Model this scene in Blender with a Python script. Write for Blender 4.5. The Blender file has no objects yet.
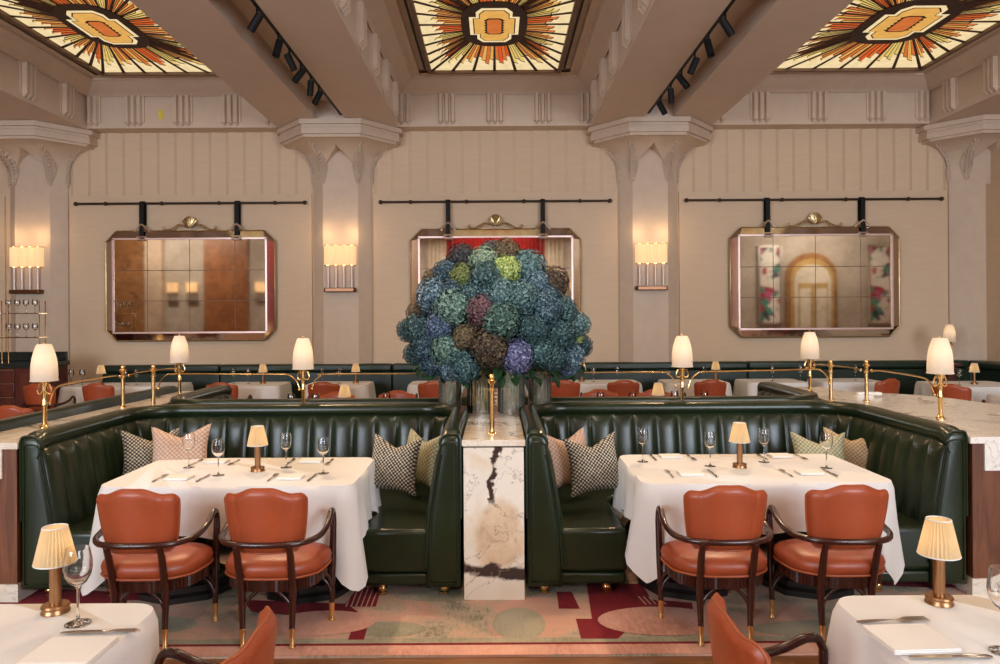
import bpy, math, random
from mathutils import Vector, Matrix
random.seed(7)
PI = math.pi
SC = bpy.context.scene
COL = SC.collection
sin, cos = math.sin, math.cos

# ------------------------------------------------------------------ mesh builder
class G:
    def __init__(s): s.v = []; s.f = []; s.m = []
    def add(s, vs, fs, mi=0, M=None):
        n = len(s.v)
        for p in vs:
            p = Vector(p)
            s.v.append(tuple(M @ p) if M is not None else tuple(p))
        for f in fs:
            s.f.append(tuple(i + n for i in f)); s.m.append(mi)
        return s
    def box(s, x0, x1, y0, y1, z0, z1, mi=0, M=None):
        vs = [(x, y, z) for z in (z0, z1) for y in (y0, y1) for x in (x0, x1)]
        return s.add(vs, [(0, 2, 3, 1), (4, 5, 7, 6), (0, 1, 5, 4), (2, 6, 7, 3), (0, 4, 6, 2), (1, 3, 7, 5)], mi, M)
    def prism(s, poly, z0, z1, mi=0, M=None):
        n = len(poly)
        vs = [(p[0], p[1], z0) for p in poly] + [(p[0], p[1], z1) for p in poly]
        fs = [tuple(range(n))[::-1], tuple(range(n, 2 * n))] + [(i, (i + 1) % n, n + (i + 1) % n, n + i) for i in range(n)]
        return s.add(vs, fs, mi, M)
    def lathe(s, prof, seg=24, c=(0, 0, 0), mi=0, M=None, caps=True):
        n = len(prof); vs = []; fs = []
        for i in range(seg):
            a = 2 * PI * i / seg
            for r, z in prof: vs.append((c[0] + r * cos(a), c[1] + r * sin(a), c[2] + z))
        for i in range(seg):
            j = (i + 1) % seg
            for k in range(n - 1):
                fs.append((i * n + k, j * n + k, j * n + k + 1, i * n + k + 1))
        if caps:
            if prof[0][0] > 1e-6: fs.append(tuple(i * n for i in range(seg))[::-1])
            if prof[-1][0] > 1e-6: fs.append(tuple(i * n + n - 1 for i in range(seg)))
        return s.add(vs, fs, mi, M)
    def tube(s, pts, r, seg=10, mi=0, closed=False, M=None, flat=1.0):
        pts = [Vector(p) for p in pts]; n = len(pts)
        rr = r if isinstance(r, (list, tuple)) else [r] * n
        vs = []; fs = []; up = None
        for i, p in enumerate(pts):
            if closed: t = pts[(i + 1) % n] - pts[i - 1]
            else: t = pts[min(i + 1, n - 1)] - pts[max(i - 1, 0)]
            t = t.normalized() if t.length > 1e-9 else Vector((0, 0, 1))
            if up is None: up = Vector((0, 0, 1)) if abs(t.z) < .9 else Vector((1, 0, 0))
            b = t.cross(up)
            if b.length < 1e-6: b = t.orthogonal()
            b.normalize(); u = b.cross(t).normalized(); up = u
            for k in range(seg):
                a = 2 * PI * k / seg
                vs.append(p + (b * cos(a) + u * sin(a) * flat) * rr[i])
        m = n if closed else n - 1
        for i in range(m):
            for k in range(seg):
                a, b2 = i * seg + k, i * seg + (k + 1) % seg
                c, d = ((i + 1) % n) * seg + (k + 1) % seg, ((i + 1) % n) * seg + k
                fs.append((a, b2, c, d))
        if not closed:
            fs.append(tuple(range(seg))[::-1]); fs.append(tuple((n - 1) * seg + k for k in range(seg)))
        return s.add(vs, fs, mi, M)
    def grid(s, nu, nv, fn, mi=0, cu=False, cv=False, M=None, flip=False):
        vs = [fn(i / (nu if cu else nu - 1), j / (nv if cv else nv - 1)) for i in range(nu) for j in range(nv)]
        fs = []
        for i in range(nu if cu else nu - 1):
            for j in range(nv if cv else nv - 1):
                a, b = i * nv + j, ((i + 1) % nu) * nv + j
                c, d = ((i + 1) % nu) * nv + (j + 1) % nv, i * nv + (j + 1) % nv
                fs.append((a, d, c, b) if flip else (a, b, c, d))
        return s.add(vs, fs, mi, M)
    def ball(s, c, r, seg=12, mi=0, M=None, sz=1.0):
        k = max(5, seg // 2)
        return s.lathe([(max(1e-7, r * sin(PI * i / k)), -r * sz * cos(PI * i / k)) for i in range(k + 1)], seg, c, mi, M, caps=False)

def smoothpath(P, n=8, closed=False):
    P = [Vector(p) for p in P]; out = []
    N = len(P)
    for i in range(N if closed else N - 1):
        p0 = P[(i - 1) % N] if closed or i > 0 else P[0]
        p1, p2 = P[i], P[(i + 1) % N]
        p3 = P[(i + 2) % N] if closed or i + 2 < N else P[-1]
        for k in range(n):
            t = k / n
            out.append(.5 * ((2 * p1) + (p2 - p0) * t + (2 * p0 - 5 * p1 + 4 * p2 - p3) * t * t + (3 * p1 - p0 - 3 * p2 + p3) * t ** 3))
    if not closed: out.append(P[-1])
    return out

def rot(ax, a): return Matrix.Rotation(a, 4, ax)
def tr(x, y, z): return Matrix.Translation((x, y, z))

def obj(name, g, mats, parent=None, bev=0, seg=2, sub=0, sm=40, loc=None, kind=None, label=None):
    me = bpy.data.meshes.new(name)
    me.from_pydata(g.v, [], g.f)
    if not isinstance(mats, (list, tuple)): mats = [mats]
    for m in mats: me.materials.append(m)
    if len(mats) > 1: me.polygons.foreach_set('material_index', g.m)
    if sm:
        me.polygons.foreach_set('use_smooth', [True] * len(me.polygons))
        me.set_sharp_from_angle(angle=math.radians(sm))
    me.update()
    o = bpy.data.objects.new(name, me); COL.objects.link(o)
    if parent is not None: o.parent = parent
    if loc: o.location = loc
    if bev:
        b = o.modifiers.new('b', 'BEVEL'); b.width = bev; b.segments = seg; b.limit_method = 'ANGLE'; b.angle_limit = math.radians(50)
    if sub:
        b = o.modifiers.new('s', 'SUBSURF'); b.levels = sub; b.render_levels = sub
    if kind: o['kind'] = kind
    if label: o['label'] = label
    return o

def thing(name, label, cat, loc=(0, 0, 0), rz=0, group=None):
    o = bpy.data.objects.new(name, None); COL.objects.link(o)
    o.location = loc; o.rotation_euler = (0, 0, rz); o.empty_display_size = .1
    o['label'] = label; o['category'] = cat
    if group: o['group'] = group
    return o
def tag(o, label, cat, group=None):
    o['label'] = label; o['category'] = cat
    if group: o['group'] = group
    return o
def struct(name, g, m, parent=None, **k):
    o = obj(name, g, m, parent, **k)
    o['kind'] = 'structure'
    return o
KIDS = {}
def dup(root, loc=None, rz=None, label=None, group=None, scale=None):
    def cp(o, par):
        c = o.copy(); COL.objects.link(c); c.parent = par
        for ch in list(kids(o)): cp(ch, c)
        return c
    r = cp(root, None)
    if loc is not None: r.location = loc
    if rz is not None: r.rotation_euler = (0, 0, rz)
    if label: r['label'] = label
    if group: r['group'] = group
    if scale: r.scale = scale
    return r
def kids(o):
    return [c for c in COL.objects if c.parent == o]

# ------------------------------------------------------------------ camera and picture-to-room conversion
H = 1.75; F = 740.0; CX = 496.0; HY = 315.0; ROLL = .006
cam = bpy.data.cameras.new('camera'); camo = bpy.data.objects.new('camera', cam); COL.objects.link(camo)
cam.sensor_width = 36; cam.lens = 36 * F / 1000; cam.shift_x = (500 - CX) / 1000; cam.shift_y = -(332 - HY) / 1000
cam.clip_start = .05
camo.location = (0, 0, H)
camo.rotation_euler = (PI / 2, 0, 0)
camo.rotation_euler.rotate_axis('Z', -ROLL)
SC.camera = camo
def at(px, py, Y):
    "a point of the room seen at (px,py) at distance Y"
    y = py + ROLL * (px - 500)
    return Vector(((px - CX) * Y / F, Y, H - (y - HY) * Y / F))
def on(px, py, z):
    "a point of the room seen at (px,py) at height z"
    y = py + ROLL * (px - 500)
    Y = (H - z) * F / (y - HY)
    return Vector(((px - CX) * Y / F, Y, z))

# ------------------------------------------------------------------ materials
def nn(nt, t, **k):
    n = nt.nodes.new(t)
    for a, b in k.items(): setattr(n, a, b)
    return n
def base(name):
    m = bpy.data.materials.new(name); m.use_nodes = True
    nt = m.node_tree; nt.nodes.clear()
    out = nn(nt, 'ShaderNodeOutputMaterial'); p = nn(nt, 'ShaderNodeBsdfPrincipled')
    nt.links.new(p.outputs[0], out.inputs[0])
    return m, nt, p, out
def C(c): return (c[0], c[1], c[2], 1)
def ramp(nt, fac, stops, mode='LINEAR'):
    r = nn(nt, 'ShaderNodeValToRGB'); r.color_ramp.interpolation = mode
    e = r.color_ramp.elements
    while len(e) < len(stops): e.new(.5)
    for i, (p, c) in enumerate(stops): e[i].position = p; e[i].color = C(c) if len(c) == 3 else c
    nt.links.new(fac, r.inputs[0]); return r.outputs[0]
def math_(nt, op, a, b=None, c=None):
    n = nn(nt, 'ShaderNodeMath', operation=op)
    for i, x in enumerate((a, b, c)):
        if x is None: continue
        if isinstance(x, (int, float)): n.inputs[i].default_value = x
        else: nt.links.new(x, n.inputs[i])
    return n.outputs[0]
def coords(nt, scale=(1, 1, 1), rotz=0, loc=(0, 0, 0), rotv=None):
    t = nn(nt, 'ShaderNodeTexCoord'); mp = nn(nt, 'ShaderNodeMapping')
    mp.inputs['Scale'].default_value = scale; mp.inputs['Location'].default_value = loc
    mp.inputs['Rotation'].default_value = rotv or (0, 0, rotz)
    nt.links.new(t.outputs['Object'], mp.inputs[0]); return mp.outputs[0]
def noise(nt, vec, scale=5, detail=4, rough=.5, dist=0):
    n = nn(nt, 'ShaderNodeTexNoise'); n.inputs['Scale'].default_value = scale; n.inputs['Detail'].default_value = detail
    n.inputs['Roughness'].default_value = rough; n.inputs['Distortion'].default_value = dist
    if vec is not None: nt.links.new(vec, n.inputs['Vector'])
    return n.outputs['Fac']
def mixc(nt, fac, a, b, mode='MIX'):
    n = nn(nt, 'ShaderNodeMix', data_type='RGBA', blend_type=mode)
    for i, x in ((0, fac), (6, a), (7, b)):
        if isinstance(x, (int, float)): n.inputs[i].default_value = x
        elif isinstance(x, tuple): n.inputs[i].default_value = C(x)
        else: nt.links.new(x, n.inputs[i])
    return n.outputs[2]
def bump(nt, p, h, strength=.3, dist=.01):
    b = nn(nt, 'ShaderNodeBump'); b.inputs['Strength'].default_value = strength; b.inputs['Distance'].default_value = dist
    nt.links.new(h, b.inputs['Height']); nt.links.new(b.outputs[0], p.inputs['Normal'])
def simple(name, col, rough=.5, metal=0, var=0, vs=6, bmp=0, bs=200, spec=.5, scl=(1, 1, 1), emit=None, es=0, coat=0, sheen=0):
    m, nt, p, o = base(name)
    p.inputs['Base Color'].default_value = C(col); p.inputs['Roughness'].default_value = rough
    p.inputs['Metallic'].default_value = metal; p.inputs['Specular IOR Level'].default_value = spec
    if coat: p.inputs['Coat Weight'].default_value = coat; p.inputs['Coat Roughness'].default_value = .15
    if sheen: p.inputs['Sheen Weight'].default_value = sheen
    v = coords(nt, scl)
    if var:
        f = noise(nt, v, vs, 5, .6)
        nt.links.new(ramp(nt, f, [(.3, tuple(x * (1 - var) for x in col)), (.7, tuple(min(1, x * (1 + var)) for x in col))]), p.inputs['Base Color'])
    if bmp: bump(nt, p, noise(nt, v, bs, 3), bmp, .004)
    if emit: p.inputs['Emission Color'].default_value = C(emit); p.inputs['Emission Strength'].default_value = es
    return m
MT = {}
MT['wall'] = simple('plaster_wall', (.68, .51, .35), .75, var=.03, vs=3, bmp=.12, bs=90, scl=(1, 1, 6))
MT['ceil'] = simple('painted_ceiling', (.66, .535, .44), .7, var=.03, vs=3, bmp=.1, bs=90, scl=(1, 1, 5))
MT['stone'] = simple('painted_stone', (.63, .495, .375), .6, var=.05, vs=5, bmp=.08, bs=120)
MT['green'] = simple('green_leather', (.0095, .018, .0060), .28, var=.35, vs=2.5, bmp=.12, bs=140, spec=.45)
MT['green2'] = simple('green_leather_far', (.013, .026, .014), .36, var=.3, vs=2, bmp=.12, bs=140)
MT['orange'] = simple('orange_leather', (.33, .062, .020), .36, var=.16, vs=5, bmp=.15, bs=260)
MT['orange_seam'] = simple('orange_piping', (.36, .08, .022), .45)
MT['wood'] = simple('mahogany', (.040, .009, .005), .26, var=.35, vs=9, scl=(1, 1, .2), coat=.2)
MT['brass'] = simple('polished_brass', (.85, .56, .24), .2, metal=1, var=.08)
MT['bronze'] = simple('aged_bronze', (.36, .19, .09), .34, metal=1, var=.15)
MT['steel'] = simple('cutlery_steel', (.55, .5, .45), .2, metal=1)
MT['black'] = simple('black_metal', (.006, .006, .006), .6, spec=.25)
MT['blackwood'] = simple('black_lacquer', (.012, .010, .009), .3, coat=.3)
MT['cloth'] = simple('white_tablecloth', (.74, .72, .69), .85, bmp=.15, bs=400, sheen=.1)
MT['napkin'] = simple('white_napkin', (.84, .80, .74), .85, bmp=.2, bs=500)
MT['silver'] = simple('silver_strip', (.92, .84, .78), .3, metal=1)
MT['gilt'] = simple('gilt', (.58, .43, .22), .35, metal=1, var=.2, vs=20)
MT['lead'] = simple('lead_came', (.045, .016, .008), .6)
MT['framewood'] = simple('bronze_frame', (.16, .085, .045), .5)
MT['red'] = simple('red_curtain', (.33, .012, .012), .8, var=.2)
MT['drape'] = simple('white_drape', (.75, .68, .56), .8, var=.1)
MT['rust'] = simple('rust_panel', (.32, .13, .05), .4, var=.3)
MT['dkmarble'] = simple('black_marble', (.012, .02, .02), .15, var=.4)
MT['yellow'] = simple('yellow_sticker', (.75, .62, .05), .7)
MT['pink_trim'] = simple('rose_metal', (.78, .58, .52), .35, metal=.6)

def glassm(name, col=(1, 1, 1), rough=0.0):
    m, nt, p, o = base(name)
    p.inputs['Base Color'].default_value = C(col); p.inputs['Roughness'].default_value = rough
    p.inputs['Transmission Weight'].default_value = 1; p.inputs['IOR'].default_value = 1.45
    return m
MT['glass'] = glassm('clear_glass')
MT['ribglass'] = glassm('ribbed_glass', (.96, .97, .93), .05)
def thinglass():
    m, nt, p, o = base('thin_glass')
    nt.nodes.remove(p)
    tb = nn(nt, 'ShaderNodeBsdfTransparent'); tb.inputs[0].default_value = (.965, .965, .955, 1)
    gl = nn(nt, 'ShaderNodeBsdfGlossy'); gl.inputs['Roughness'].default_value = .02
    lw = nn(nt, 'ShaderNodeLayerWeight'); lw.inputs[0].default_value = .35
    mx = nn(nt, 'ShaderNodeMixShader')
    f = math_(nt, 'MULTIPLY_ADD', lw.outputs['Fresnel'], 1.0, .07)
    nt.links.new(f, mx.inputs[0]); nt.links.new(tb.outputs[0], mx.inputs[1]); nt.links.new(gl.outputs[0], mx.inputs[2])
    nt.links.new(mx.outputs[0], o.inputs[0])
    return m
MT['thin'] = thinglass()

def shade_mat(name, col, es, top=None):
    "pleated cloth that lets the bulb's light through"
    m, nt, p, o = base(name)
    nt.nodes.remove(p)
    v = coords(nt)
    d = nn(nt, 'ShaderNodeBsdfDiffuse'); d.inputs[0].default_value = C(col)
    t = nn(nt, 'ShaderNodeBsdfTranslucent'); t.inputs[0].default_value = C(col)
    e = nn(nt, 'ShaderNodeEmission'); e.inputs[0].default_value = C((1, .72, .40)); e.inputs[1].default_value = es
    a = nn(nt, 'ShaderNodeMixShader'); a.inputs[0].default_value = .5
    b = nn(nt, 'ShaderNodeAddShader')
    nt.links.new(d.outputs[0], a.inputs[1]); nt.links.new(t.outputs[0], a.inputs[2])
    nt.links.new(a.outputs[0], b.inputs[0]); nt.links.new(e.outputs[0], b.inputs[1]); nt.links.new(b.outputs[0], o.inputs[0])
    return m
MT['shade'] = shade_mat('cream_pleated_shade', (.78, .62, .38), .07)
MT['bell'] = shade_mat('white_bell_shade', (.84, .75, .66), .08)
MT['sconce'] = shade_mat('sconce_shade', (.80, .62, .40), .50)
def glow(name, col, s):
    m, nt, p, o = base(name)
    nt.nodes.remove(p)
    e = nn(nt, 'ShaderNodeEmission'); e.inputs[1].default_value = s
    f = noise(nt, coords(nt), 9, 3)
    nt.links.new(ramp(nt, f, [(.3, tuple(x * .82 for x in col)), (.7, col)]), e.inputs[0])
    nt.links.new(e.outputs[0], o.inputs[0]); return m
GS = 1.0
MT['g_cream'] = glow('glass_cream', (.95, .73, .40), GS)
MT['g_amber'] = glow('glass_amber', (.80, .42, .10), GS)
MT['g_orange'] = glow('glass_orange', (.66, .17, .04), GS)
MT['g_rust'] = glow('glass_rust', (.28, .075, .03), GS)
MT['g_yellow'] = glow('glass_yellow', (.80, .56, .16), GS)
MT['g_red'] = glow('glass_red', (.75, .10, .02), GS)
MT['g_day'] = glow('window_daylight', (.9, .92, 1.0), 2.0)

def marble(name, scale=1.0, dark=.5, gold=.6, basec=(.78, .70, .58)):
    m, nt, p, o = base(name)
    v = coords(nt, (scale, scale, scale), loc=(1.3, .4, .7))
    n0 = noise(nt, v, 1.1, 8, .62, 1.2)
    c = ramp(nt, noise(nt, v, 2.2, 6, .6, .8), [(.35, basec), (.55, tuple(x * .93 for x in basec)), (.72, (.56, .37, .20))])
    c = mixc(nt, gold, basec, c)
    vein = math_(nt, 'ABSOLUTE', math_(nt, 'SUBTRACT', n0, .5))
    f = ramp(nt, vein, [(0, (1, 1, 1)), (.008, (.8, .8, .8)), (.022, (0, 0, 0))])
    msk = ramp(nt, noise(nt, v, 1.6, 3), [(.42, (0, 0, 0)), (.6, (1, 1, 1))])
    f2 = math_(nt, 'MULTIPLY', f, msk)
    c = mixc(nt, math_(nt, 'MULTIPLY', f2, dark * 2), c, (.06, .035, .03))
    vein2 = math_(nt, 'ABSOLUTE', math_(nt, 'SUBTRACT', noise(nt, v, 3.4, 8, .6, 1.5), .5))
    f3 = ramp(nt, vein2, [(0, (.6, .6, .6)), (.012, (0, 0, 0))])
    c = mixc(nt, f3, c, (.36, .22, .13))
    nt.links.new(c, p.inputs['Base Color']); p.inputs['Roughness'].default_value = .16
    return m
MT['marble'] = marble('veined_marble', 1.5)
MT['marble_top'] = marble('pale_veined_marble', 1.3, .4, .25, (.84, .79, .71))
def post_marble():
    "bookmatched slab: cream with a dark vein down it, a gold-brown heart and a black band low down (local z from 0 to 1)"
    m, nt, p, o = base('figured_marble_slab')
    v = coords(nt); sp = nn(nt, 'ShaderNodeSeparateXYZ'); nt.links.new(v, sp.inputs[0])
    X, Z = sp.outputs[0], sp.outputs[2]
    nz = noise(nt, v, 7, 6, .62, .6); nz2 = noise(nt, coords(nt, loc=(3, 2, 1)), 3, 6, .6, .8)
    c = ramp(nt, nz2, [(.35, (.80, .72, .60)), (.55, (.76, .69, .58)), (.75, (.70, .55, .36))])
    # gold heart
    dx = math_(nt, 'DIVIDE', math_(nt, 'SUBTRACT', X, .02), .18)
    dz = math_(nt, 'DIVIDE', math_(nt, 'SUBTRACT', Z, .40), .22)
    d = math_(nt, 'SQRT', math_(nt, 'ADD', math_(nt, 'MULTIPLY', dx, dx), math_(nt, 'MULTIPLY', dz, dz)))
    d = math_(nt, 'ADD', d, math_(nt, 'MULTIPLY', math_(nt, 'SUBTRACT', nz2, .5), 1.2))
    g = ramp(nt, d, [(.75, (1, 1, 1)), (1.05, (0, 0, 0))])
    gc = ramp(nt, nz, [(.3, (.40, .24, .12)), (.5, (.62, .43, .25)), (.7, (.74, .57, .39))])
    c = mixc(nt, math_(nt, 'MULTIPLY', g, .8), c, gc)
    # descending vein
    path = math_(nt, 'MULTIPLY', math_(nt, 'SUBTRACT', noise(nt, coords(nt, (0, 0, 1), loc=(0, 0, 5)), 5, 5, .6), .5), .25)
    dv = math_(nt, 'ABSOLUTE', math_(nt, 'SUBTRACT', math_(nt, 'SUBTRACT', X, .0), path))
    dv = math_(nt, 'ADD', dv, math_(nt, 'MULTIPLY', math_(nt, 'SUBTRACT', nz, .52), .16))
    up = ramp(nt, Z, [(.55, (0, 0, 0)), (.62, (1, 1, 1))])
    w = math_(nt, 'MULTIPLY', ramp(nt, dv, [(.006, (1, 1, 1)), (.016, (0, 0, 0))]), up)
    c = mixc(nt, w, c, (.05, .03, .025))
    # low band
    db = math_(nt, 'ABSOLUTE', math_(nt, 'SUBTRACT', Z, math_(nt, 'MULTIPLY_ADD', X, -.12, .175)))
    db = math_(nt, 'ADD', db, math_(nt, 'MULTIPLY', math_(nt, 'SUBTRACT', nz, .5), .14))
    c = mixc(nt, ramp(nt, db, [(.028, (1, 1, 1)), (.045, (0, 0, 0))]), c, (.045, .028, .028))
    thin = math_(nt, 'ABSOLUTE', math_(nt, 'SUBTRACT', nz2, .47))
    c = mixc(nt, ramp(nt, thin, [(0, (.75, .75, .75)), (.008, (0, 0, 0))]), c, (.22, .14, .09))
    nt.links.new(c, p.inputs['Base Color']); p.inputs['Roughness'].default_value = .2
    return m
MT['slab'] = post_marble()

def woodpanel(name, a, b, sc=(6, 6, .7)):
    m, nt, p, o = base(name)
    f = noise(nt, coords(nt, sc), 3, 7, .6, 1.0)
    nt.links.new(ramp(nt, f, [(.3, a), (.7, b)]), p.inputs['Base Color']); p.inputs['Roughness'].default_value = .35
    return m
MT['walnut'] = woodpanel('walnut_panel', (.075, .022, .009), (.20, .072, .03))
MT['mahog'] = woodpanel('mahogany_panel', (.045, .008, .005), (.12, .025, .014))
MT['floorwood'] = woodpanel('floor_boards', (.13, .05, .018), (.28, .12, .045), (.6, 7, 1))

def dots(name, a, b, sc, th, diam=False):
    m, nt, p, o = base(name)
    sp = nn(nt, 'ShaderNodeSeparateXYZ'); nt.links.new(coords(nt, (sc, sc, sc)), sp.inputs[0])
    X, Z = sp.outputs[0], sp.outputs[2]
    if diam:
        u = math_(nt, 'ADD', X, Z); w = math_(nt, 'SUBTRACT', X, Z)
    else: u, w = X, Z
    s1 = math_(nt, 'MULTIPLY', math_(nt, 'SINE', u), math_(nt, 'SINE', w))
    f = ramp(nt, math_(nt, 'ADD', math_(nt, 'ABSOLUTE', s1) if diam else s1, noise(nt, coords(nt), 60, 2)), [(th, a), (th + .08, b)])
    nt.links.new(f, p.inputs['Base Color']); p.inputs['Roughness'].default_value = .9
    return m
MT['p_dark'] = dots('black_and_cream_weave', (.03, .026, .024), (.56, .50, .38), 118, .92, True)
MT['p_pink'] = dots('blush_dotted_cloth', (.40, .24, .16), (.60, .44, .34), 100, .80, True)
MT['p_green'] = dots('sage_dotted_cloth', (.22, .21, .11), (.46, .43, .28), 105, .80, True)
MT['p_gold'] = dots('gold_dotted_cloth', (.34, .22, .11), (.56, .45, .30), 105, .8, True)

def rugm(name, cols, sc=(1, 1, 1)):
    m, nt, p, o = base(name)
    big = noise(nt, coords(nt), 1.9, 5, .6, .8)
    st = noise(nt, coords(nt, (9, 2.2, 1)), 6, 6, .8)
    f = math_(nt, 'ADD', math_(nt, 'MULTIPLY', big, .62), math_(nt, 'MULTIPLY', st, .42))
    nt.links.new(ramp(nt, f, cols), p.inputs['Base Color']); p.inputs['Roughness'].default_value = .95
    bump(nt, p, noise(nt, coords(nt), 300, 2), .5, .004)
    return m
MT['rug'] = rugm('faded_rug_pile', [(.40, (.24, .21, .14)), (.46, (.44, .38, .28)), (.50, (.54, .38, .28)), (.57, (.68, .38, .29)), (.66, (.60, .40, .30)), (.72, (.40, .34, .25))])
MT['rug_pink'] = rugm('pink_rug_pile', [(.38, (.44, .21, .15)), (.5, (.68, .35, .27)), (.66, (.76, .47, .37))])
MT['rug_sage'] = rugm('sage_rug_pile', [(.38, (.25, .24, .16)), (.6, (.44, .40, .30))])
MT['rug_red'] = simple('crimson_rug_pile', (.20, .006, .014), .95, var=.25, vs=30, bmp=.4, bs=300)

def bloomm(name, a, b, c):
    m, nt, p, o = base(name)
    f = noise(nt, coords(nt), 62, 2, .6)
    oi = nn(nt, 'ShaderNodeObjectInfo')
    g = math_(nt, 'ADD', f, math_(nt, 'MULTIPLY_ADD', oi.outputs['Random'], .16, -.08))
    nt.links.new(ramp(nt, g, [(.36, a), (.5, b), (.64, c)]), p.inputs['Base Color']); p.inputs['Roughness'].default_value = .7
    return m
BL = {
 'teal': bloomm('teal_petals', (.006, .026, .032), (.022, .072, .080), (.17, .28, .28)),
 'blue': bloomm('blue_petals', (.006, .024, .038), (.026, .072, .10), (.22, .32, .38)),
 'greenblue': bloomm('green_blue_petals', (.012, .04, .03), (.05, .12, .10), (.22, .33, .27)),
 'violet': bloomm('violet_petals', (.03, .035, .09), (.11, .12, .25), (.38, .39, .56)),
 'violetblue': bloomm('violet_blue_petals', (.015, .03, .06), (.05, .09, .17), (.25, .32, .45)),
 'plum': bloomm('plum_petals', (.02, .008, .010), (.065, .025, .032), (.19, .10, .11)),
 'brown': bloomm('bronze_petals', (.016, .010, .008), (.06, .035, .02), (.17, .13, .06)),
 'dusk': bloomm('dusky_petals', (.008, .012, .016), (.03, .03, .035), (.11, .12, .10)),
 'olive': bloomm('olive_petals', (.03, .05, .012), (.10, .13, .035), (.24, .28, .09)),
 'lime': bloomm('lime_petals', (.08, .13, .02), (.25, .36, .08), (.55, .62, .25)),
 'paleg': bloomm('pale_green_petals', (.08, .14, .10), (.22, .32, .22), (.45, .52, .36)),
}
MT['leaf'] = simple('dark_leaf', (.02, .06, .018), .5, var=.4, vs=20)
MT['stem'] = simple('green_stem', (.26, .36, .12), .5, var=.3)

def mirrorm():
    m, nt, p, o = base('antiqued_mirror')
    f = noise(nt, coords(nt), 2.5, 6, .65)
    nt.links.new(ramp(nt, f, [(.3, (.56, .50, .43)), (.65, (.78, .72, .64))]), p.inputs['Base Color'])
    p.inputs['Metallic'].default_value = 1; p.inputs['Roughness'].default_value = .035
    return m
MT['mirror'] = mirrorm()
MT['bevelmirror'] = simple('faceted_mirror', (.62, .53, .46), .10, metal=1)

def floral():
    m, nt, p, o = base('painted_blossom_panel')
    vo = nn(nt, 'ShaderNodeTexVoronoi'); vo.inputs['Scale'].default_value = 4.0
    nt.links.new(coords(nt, (1, 1, 1)), vo.inputs['Vector'])
    msk = ramp(nt, noise(nt, coords(nt), 1.6, 2), [(.5, (0, 0, 0)), (.54, (1, 1, 1))])
    r = ramp(nt, vo.outputs['Color'], [(0, (.4, .02, .05)), (.35, (.03, .03, .06)), (.55, (.05, .3, .22)), (.75, (.55, .1, .25)), (1, (.1, .02, .05))], 'CONSTANT')
    nt.links.new(mixc(nt, msk, (.82, .78, .72), r), p.inputs['Base Color']); p.inputs['Roughness'].default_value = .6
    return m
MT['floral'] = floral()
MT['bmarble'] = marble('brown_marble', 1.0, .6, 1.0, (.42, .20, .08))

def vaseglass():
    m, nt, p, o = base('ribbed_vase_glass')
    nt.nodes.remove(p)
    tb = nn(nt, 'ShaderNodeBsdfTransparent'); gl = nn(nt, 'ShaderNodeBsdfGlossy'); gl.inputs['Roughness'].default_value = .06
    tl = nn(nt, 'ShaderNodeBsdfTranslucent'); tl.inputs[0].default_value = (.85, .84, .70, 1)
    df = nn(nt, 'ShaderNodeBsdfDiffuse'); df.inputs[0].default_value = (.80, .80, .66, 1)
    a = nn(nt, 'ShaderNodeMixShader'); a.inputs[0].default_value = .5; nt.links.new(tl.outputs[0], a.inputs[1]); nt.links.new(df.outputs[0], a.inputs[2])
    b = nn(nt, 'ShaderNodeMixShader'); b.inputs[0].default_value = .17; nt.links.new(tb.outputs[0], b.inputs[1]); nt.links.new(a.outputs[0], b.inputs[2])
    c = nn(nt, 'ShaderNodeMixShader'); lw = nn(nt, 'ShaderNodeLayerWeight'); lw.inputs[0].default_value = .4
    nt.links.new(lw.outputs['Fresnel'], c.inputs[0]); nt.links.new(b.outputs[0], c.inputs[1]); nt.links.new(gl.outputs[0], c.inputs[2]); nt.links.new(c.outputs[0], o.inputs[0])
    return m
MT['vase'] = vaseglass()
MT['rearwall'] = simple('rear_wall_paint', (.50, .44, .37), .8, var=.05)
MT['railbronze'] = simple('rail_bronze', (.035, .018, .012), .4, metal=.3)
MT['rod'] = simple('frosted_glass_rod', (.80, .62, .56), .15, spec=.8)
MT['darkbronze'] = simple('dark_bronze', (.16, .07, .035), .3, metal=.8)
# ================================================================== the room
ZB = 4.72                                   # underside of beams / top of capitals
WY = 12.0                                   # back wall
COLX = [-7.38, -2.47, 2.47, 7.80]
ZC = 5.45                                   # coffer ceiling
g = G(); g.box(-16, 16, -5, WY + .3, -.12, -.012); struct('floor', g, MT['floorwood'], sm=0)
g = G(); g.box(-16, 16, -5, WY + .3, ZC + .02, ZC + .3); struct('ceiling', g, MT['ceil'], sm=0)
# back wall: lower panel stands proud, pleated field above
g = G()
g.box(-16, 16, WY, WY + .3, -.1, ZC + .1)
for i in range(3):
    xa, xb = COLX[i] + .50, COLX[i + 1] - .50
    g.box(xa, xb, WY - .045, WY, 0, 3.72)
    n = int(round((xb - xa) / .275)); w = (xb - xa) / n
    for k in range(n):                                  # saw-tooth pleats
        x0 = xa + k * w
        g.prism([(x0, WY), (x0, WY - .006), (x0 + w * .22, WY - .036), (x0 + w, WY - .006), (x0 + w, WY)] if i != 2 else [(x0, WY), (x0, WY - .006), (x0 + w * .78, WY - .036), (x0 + w, WY - .006), (x0 + w, WY)], 3.72, 4.76)
g.box(-16, COLX[0] - .55, WY - .045, WY, 0, 3.72)
struct('wall_back', g, MT['wall'], sm=0)
g = G(); g.box(COLX[3] + .02, COLX[3] + .3, 9.3, WY, 0, 3.78); g.box(COLX[3] + .10, COLX[3] + .3, 9.3, WY, 3.78, ZC)
struct('wall_right', g, MT['wall'], sm=0)
g = G(); g.box(-16.2, -16, -5, WY, 0, ZC + .3); struct('wall_left', g, MT['wall'], sm=0)
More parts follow.
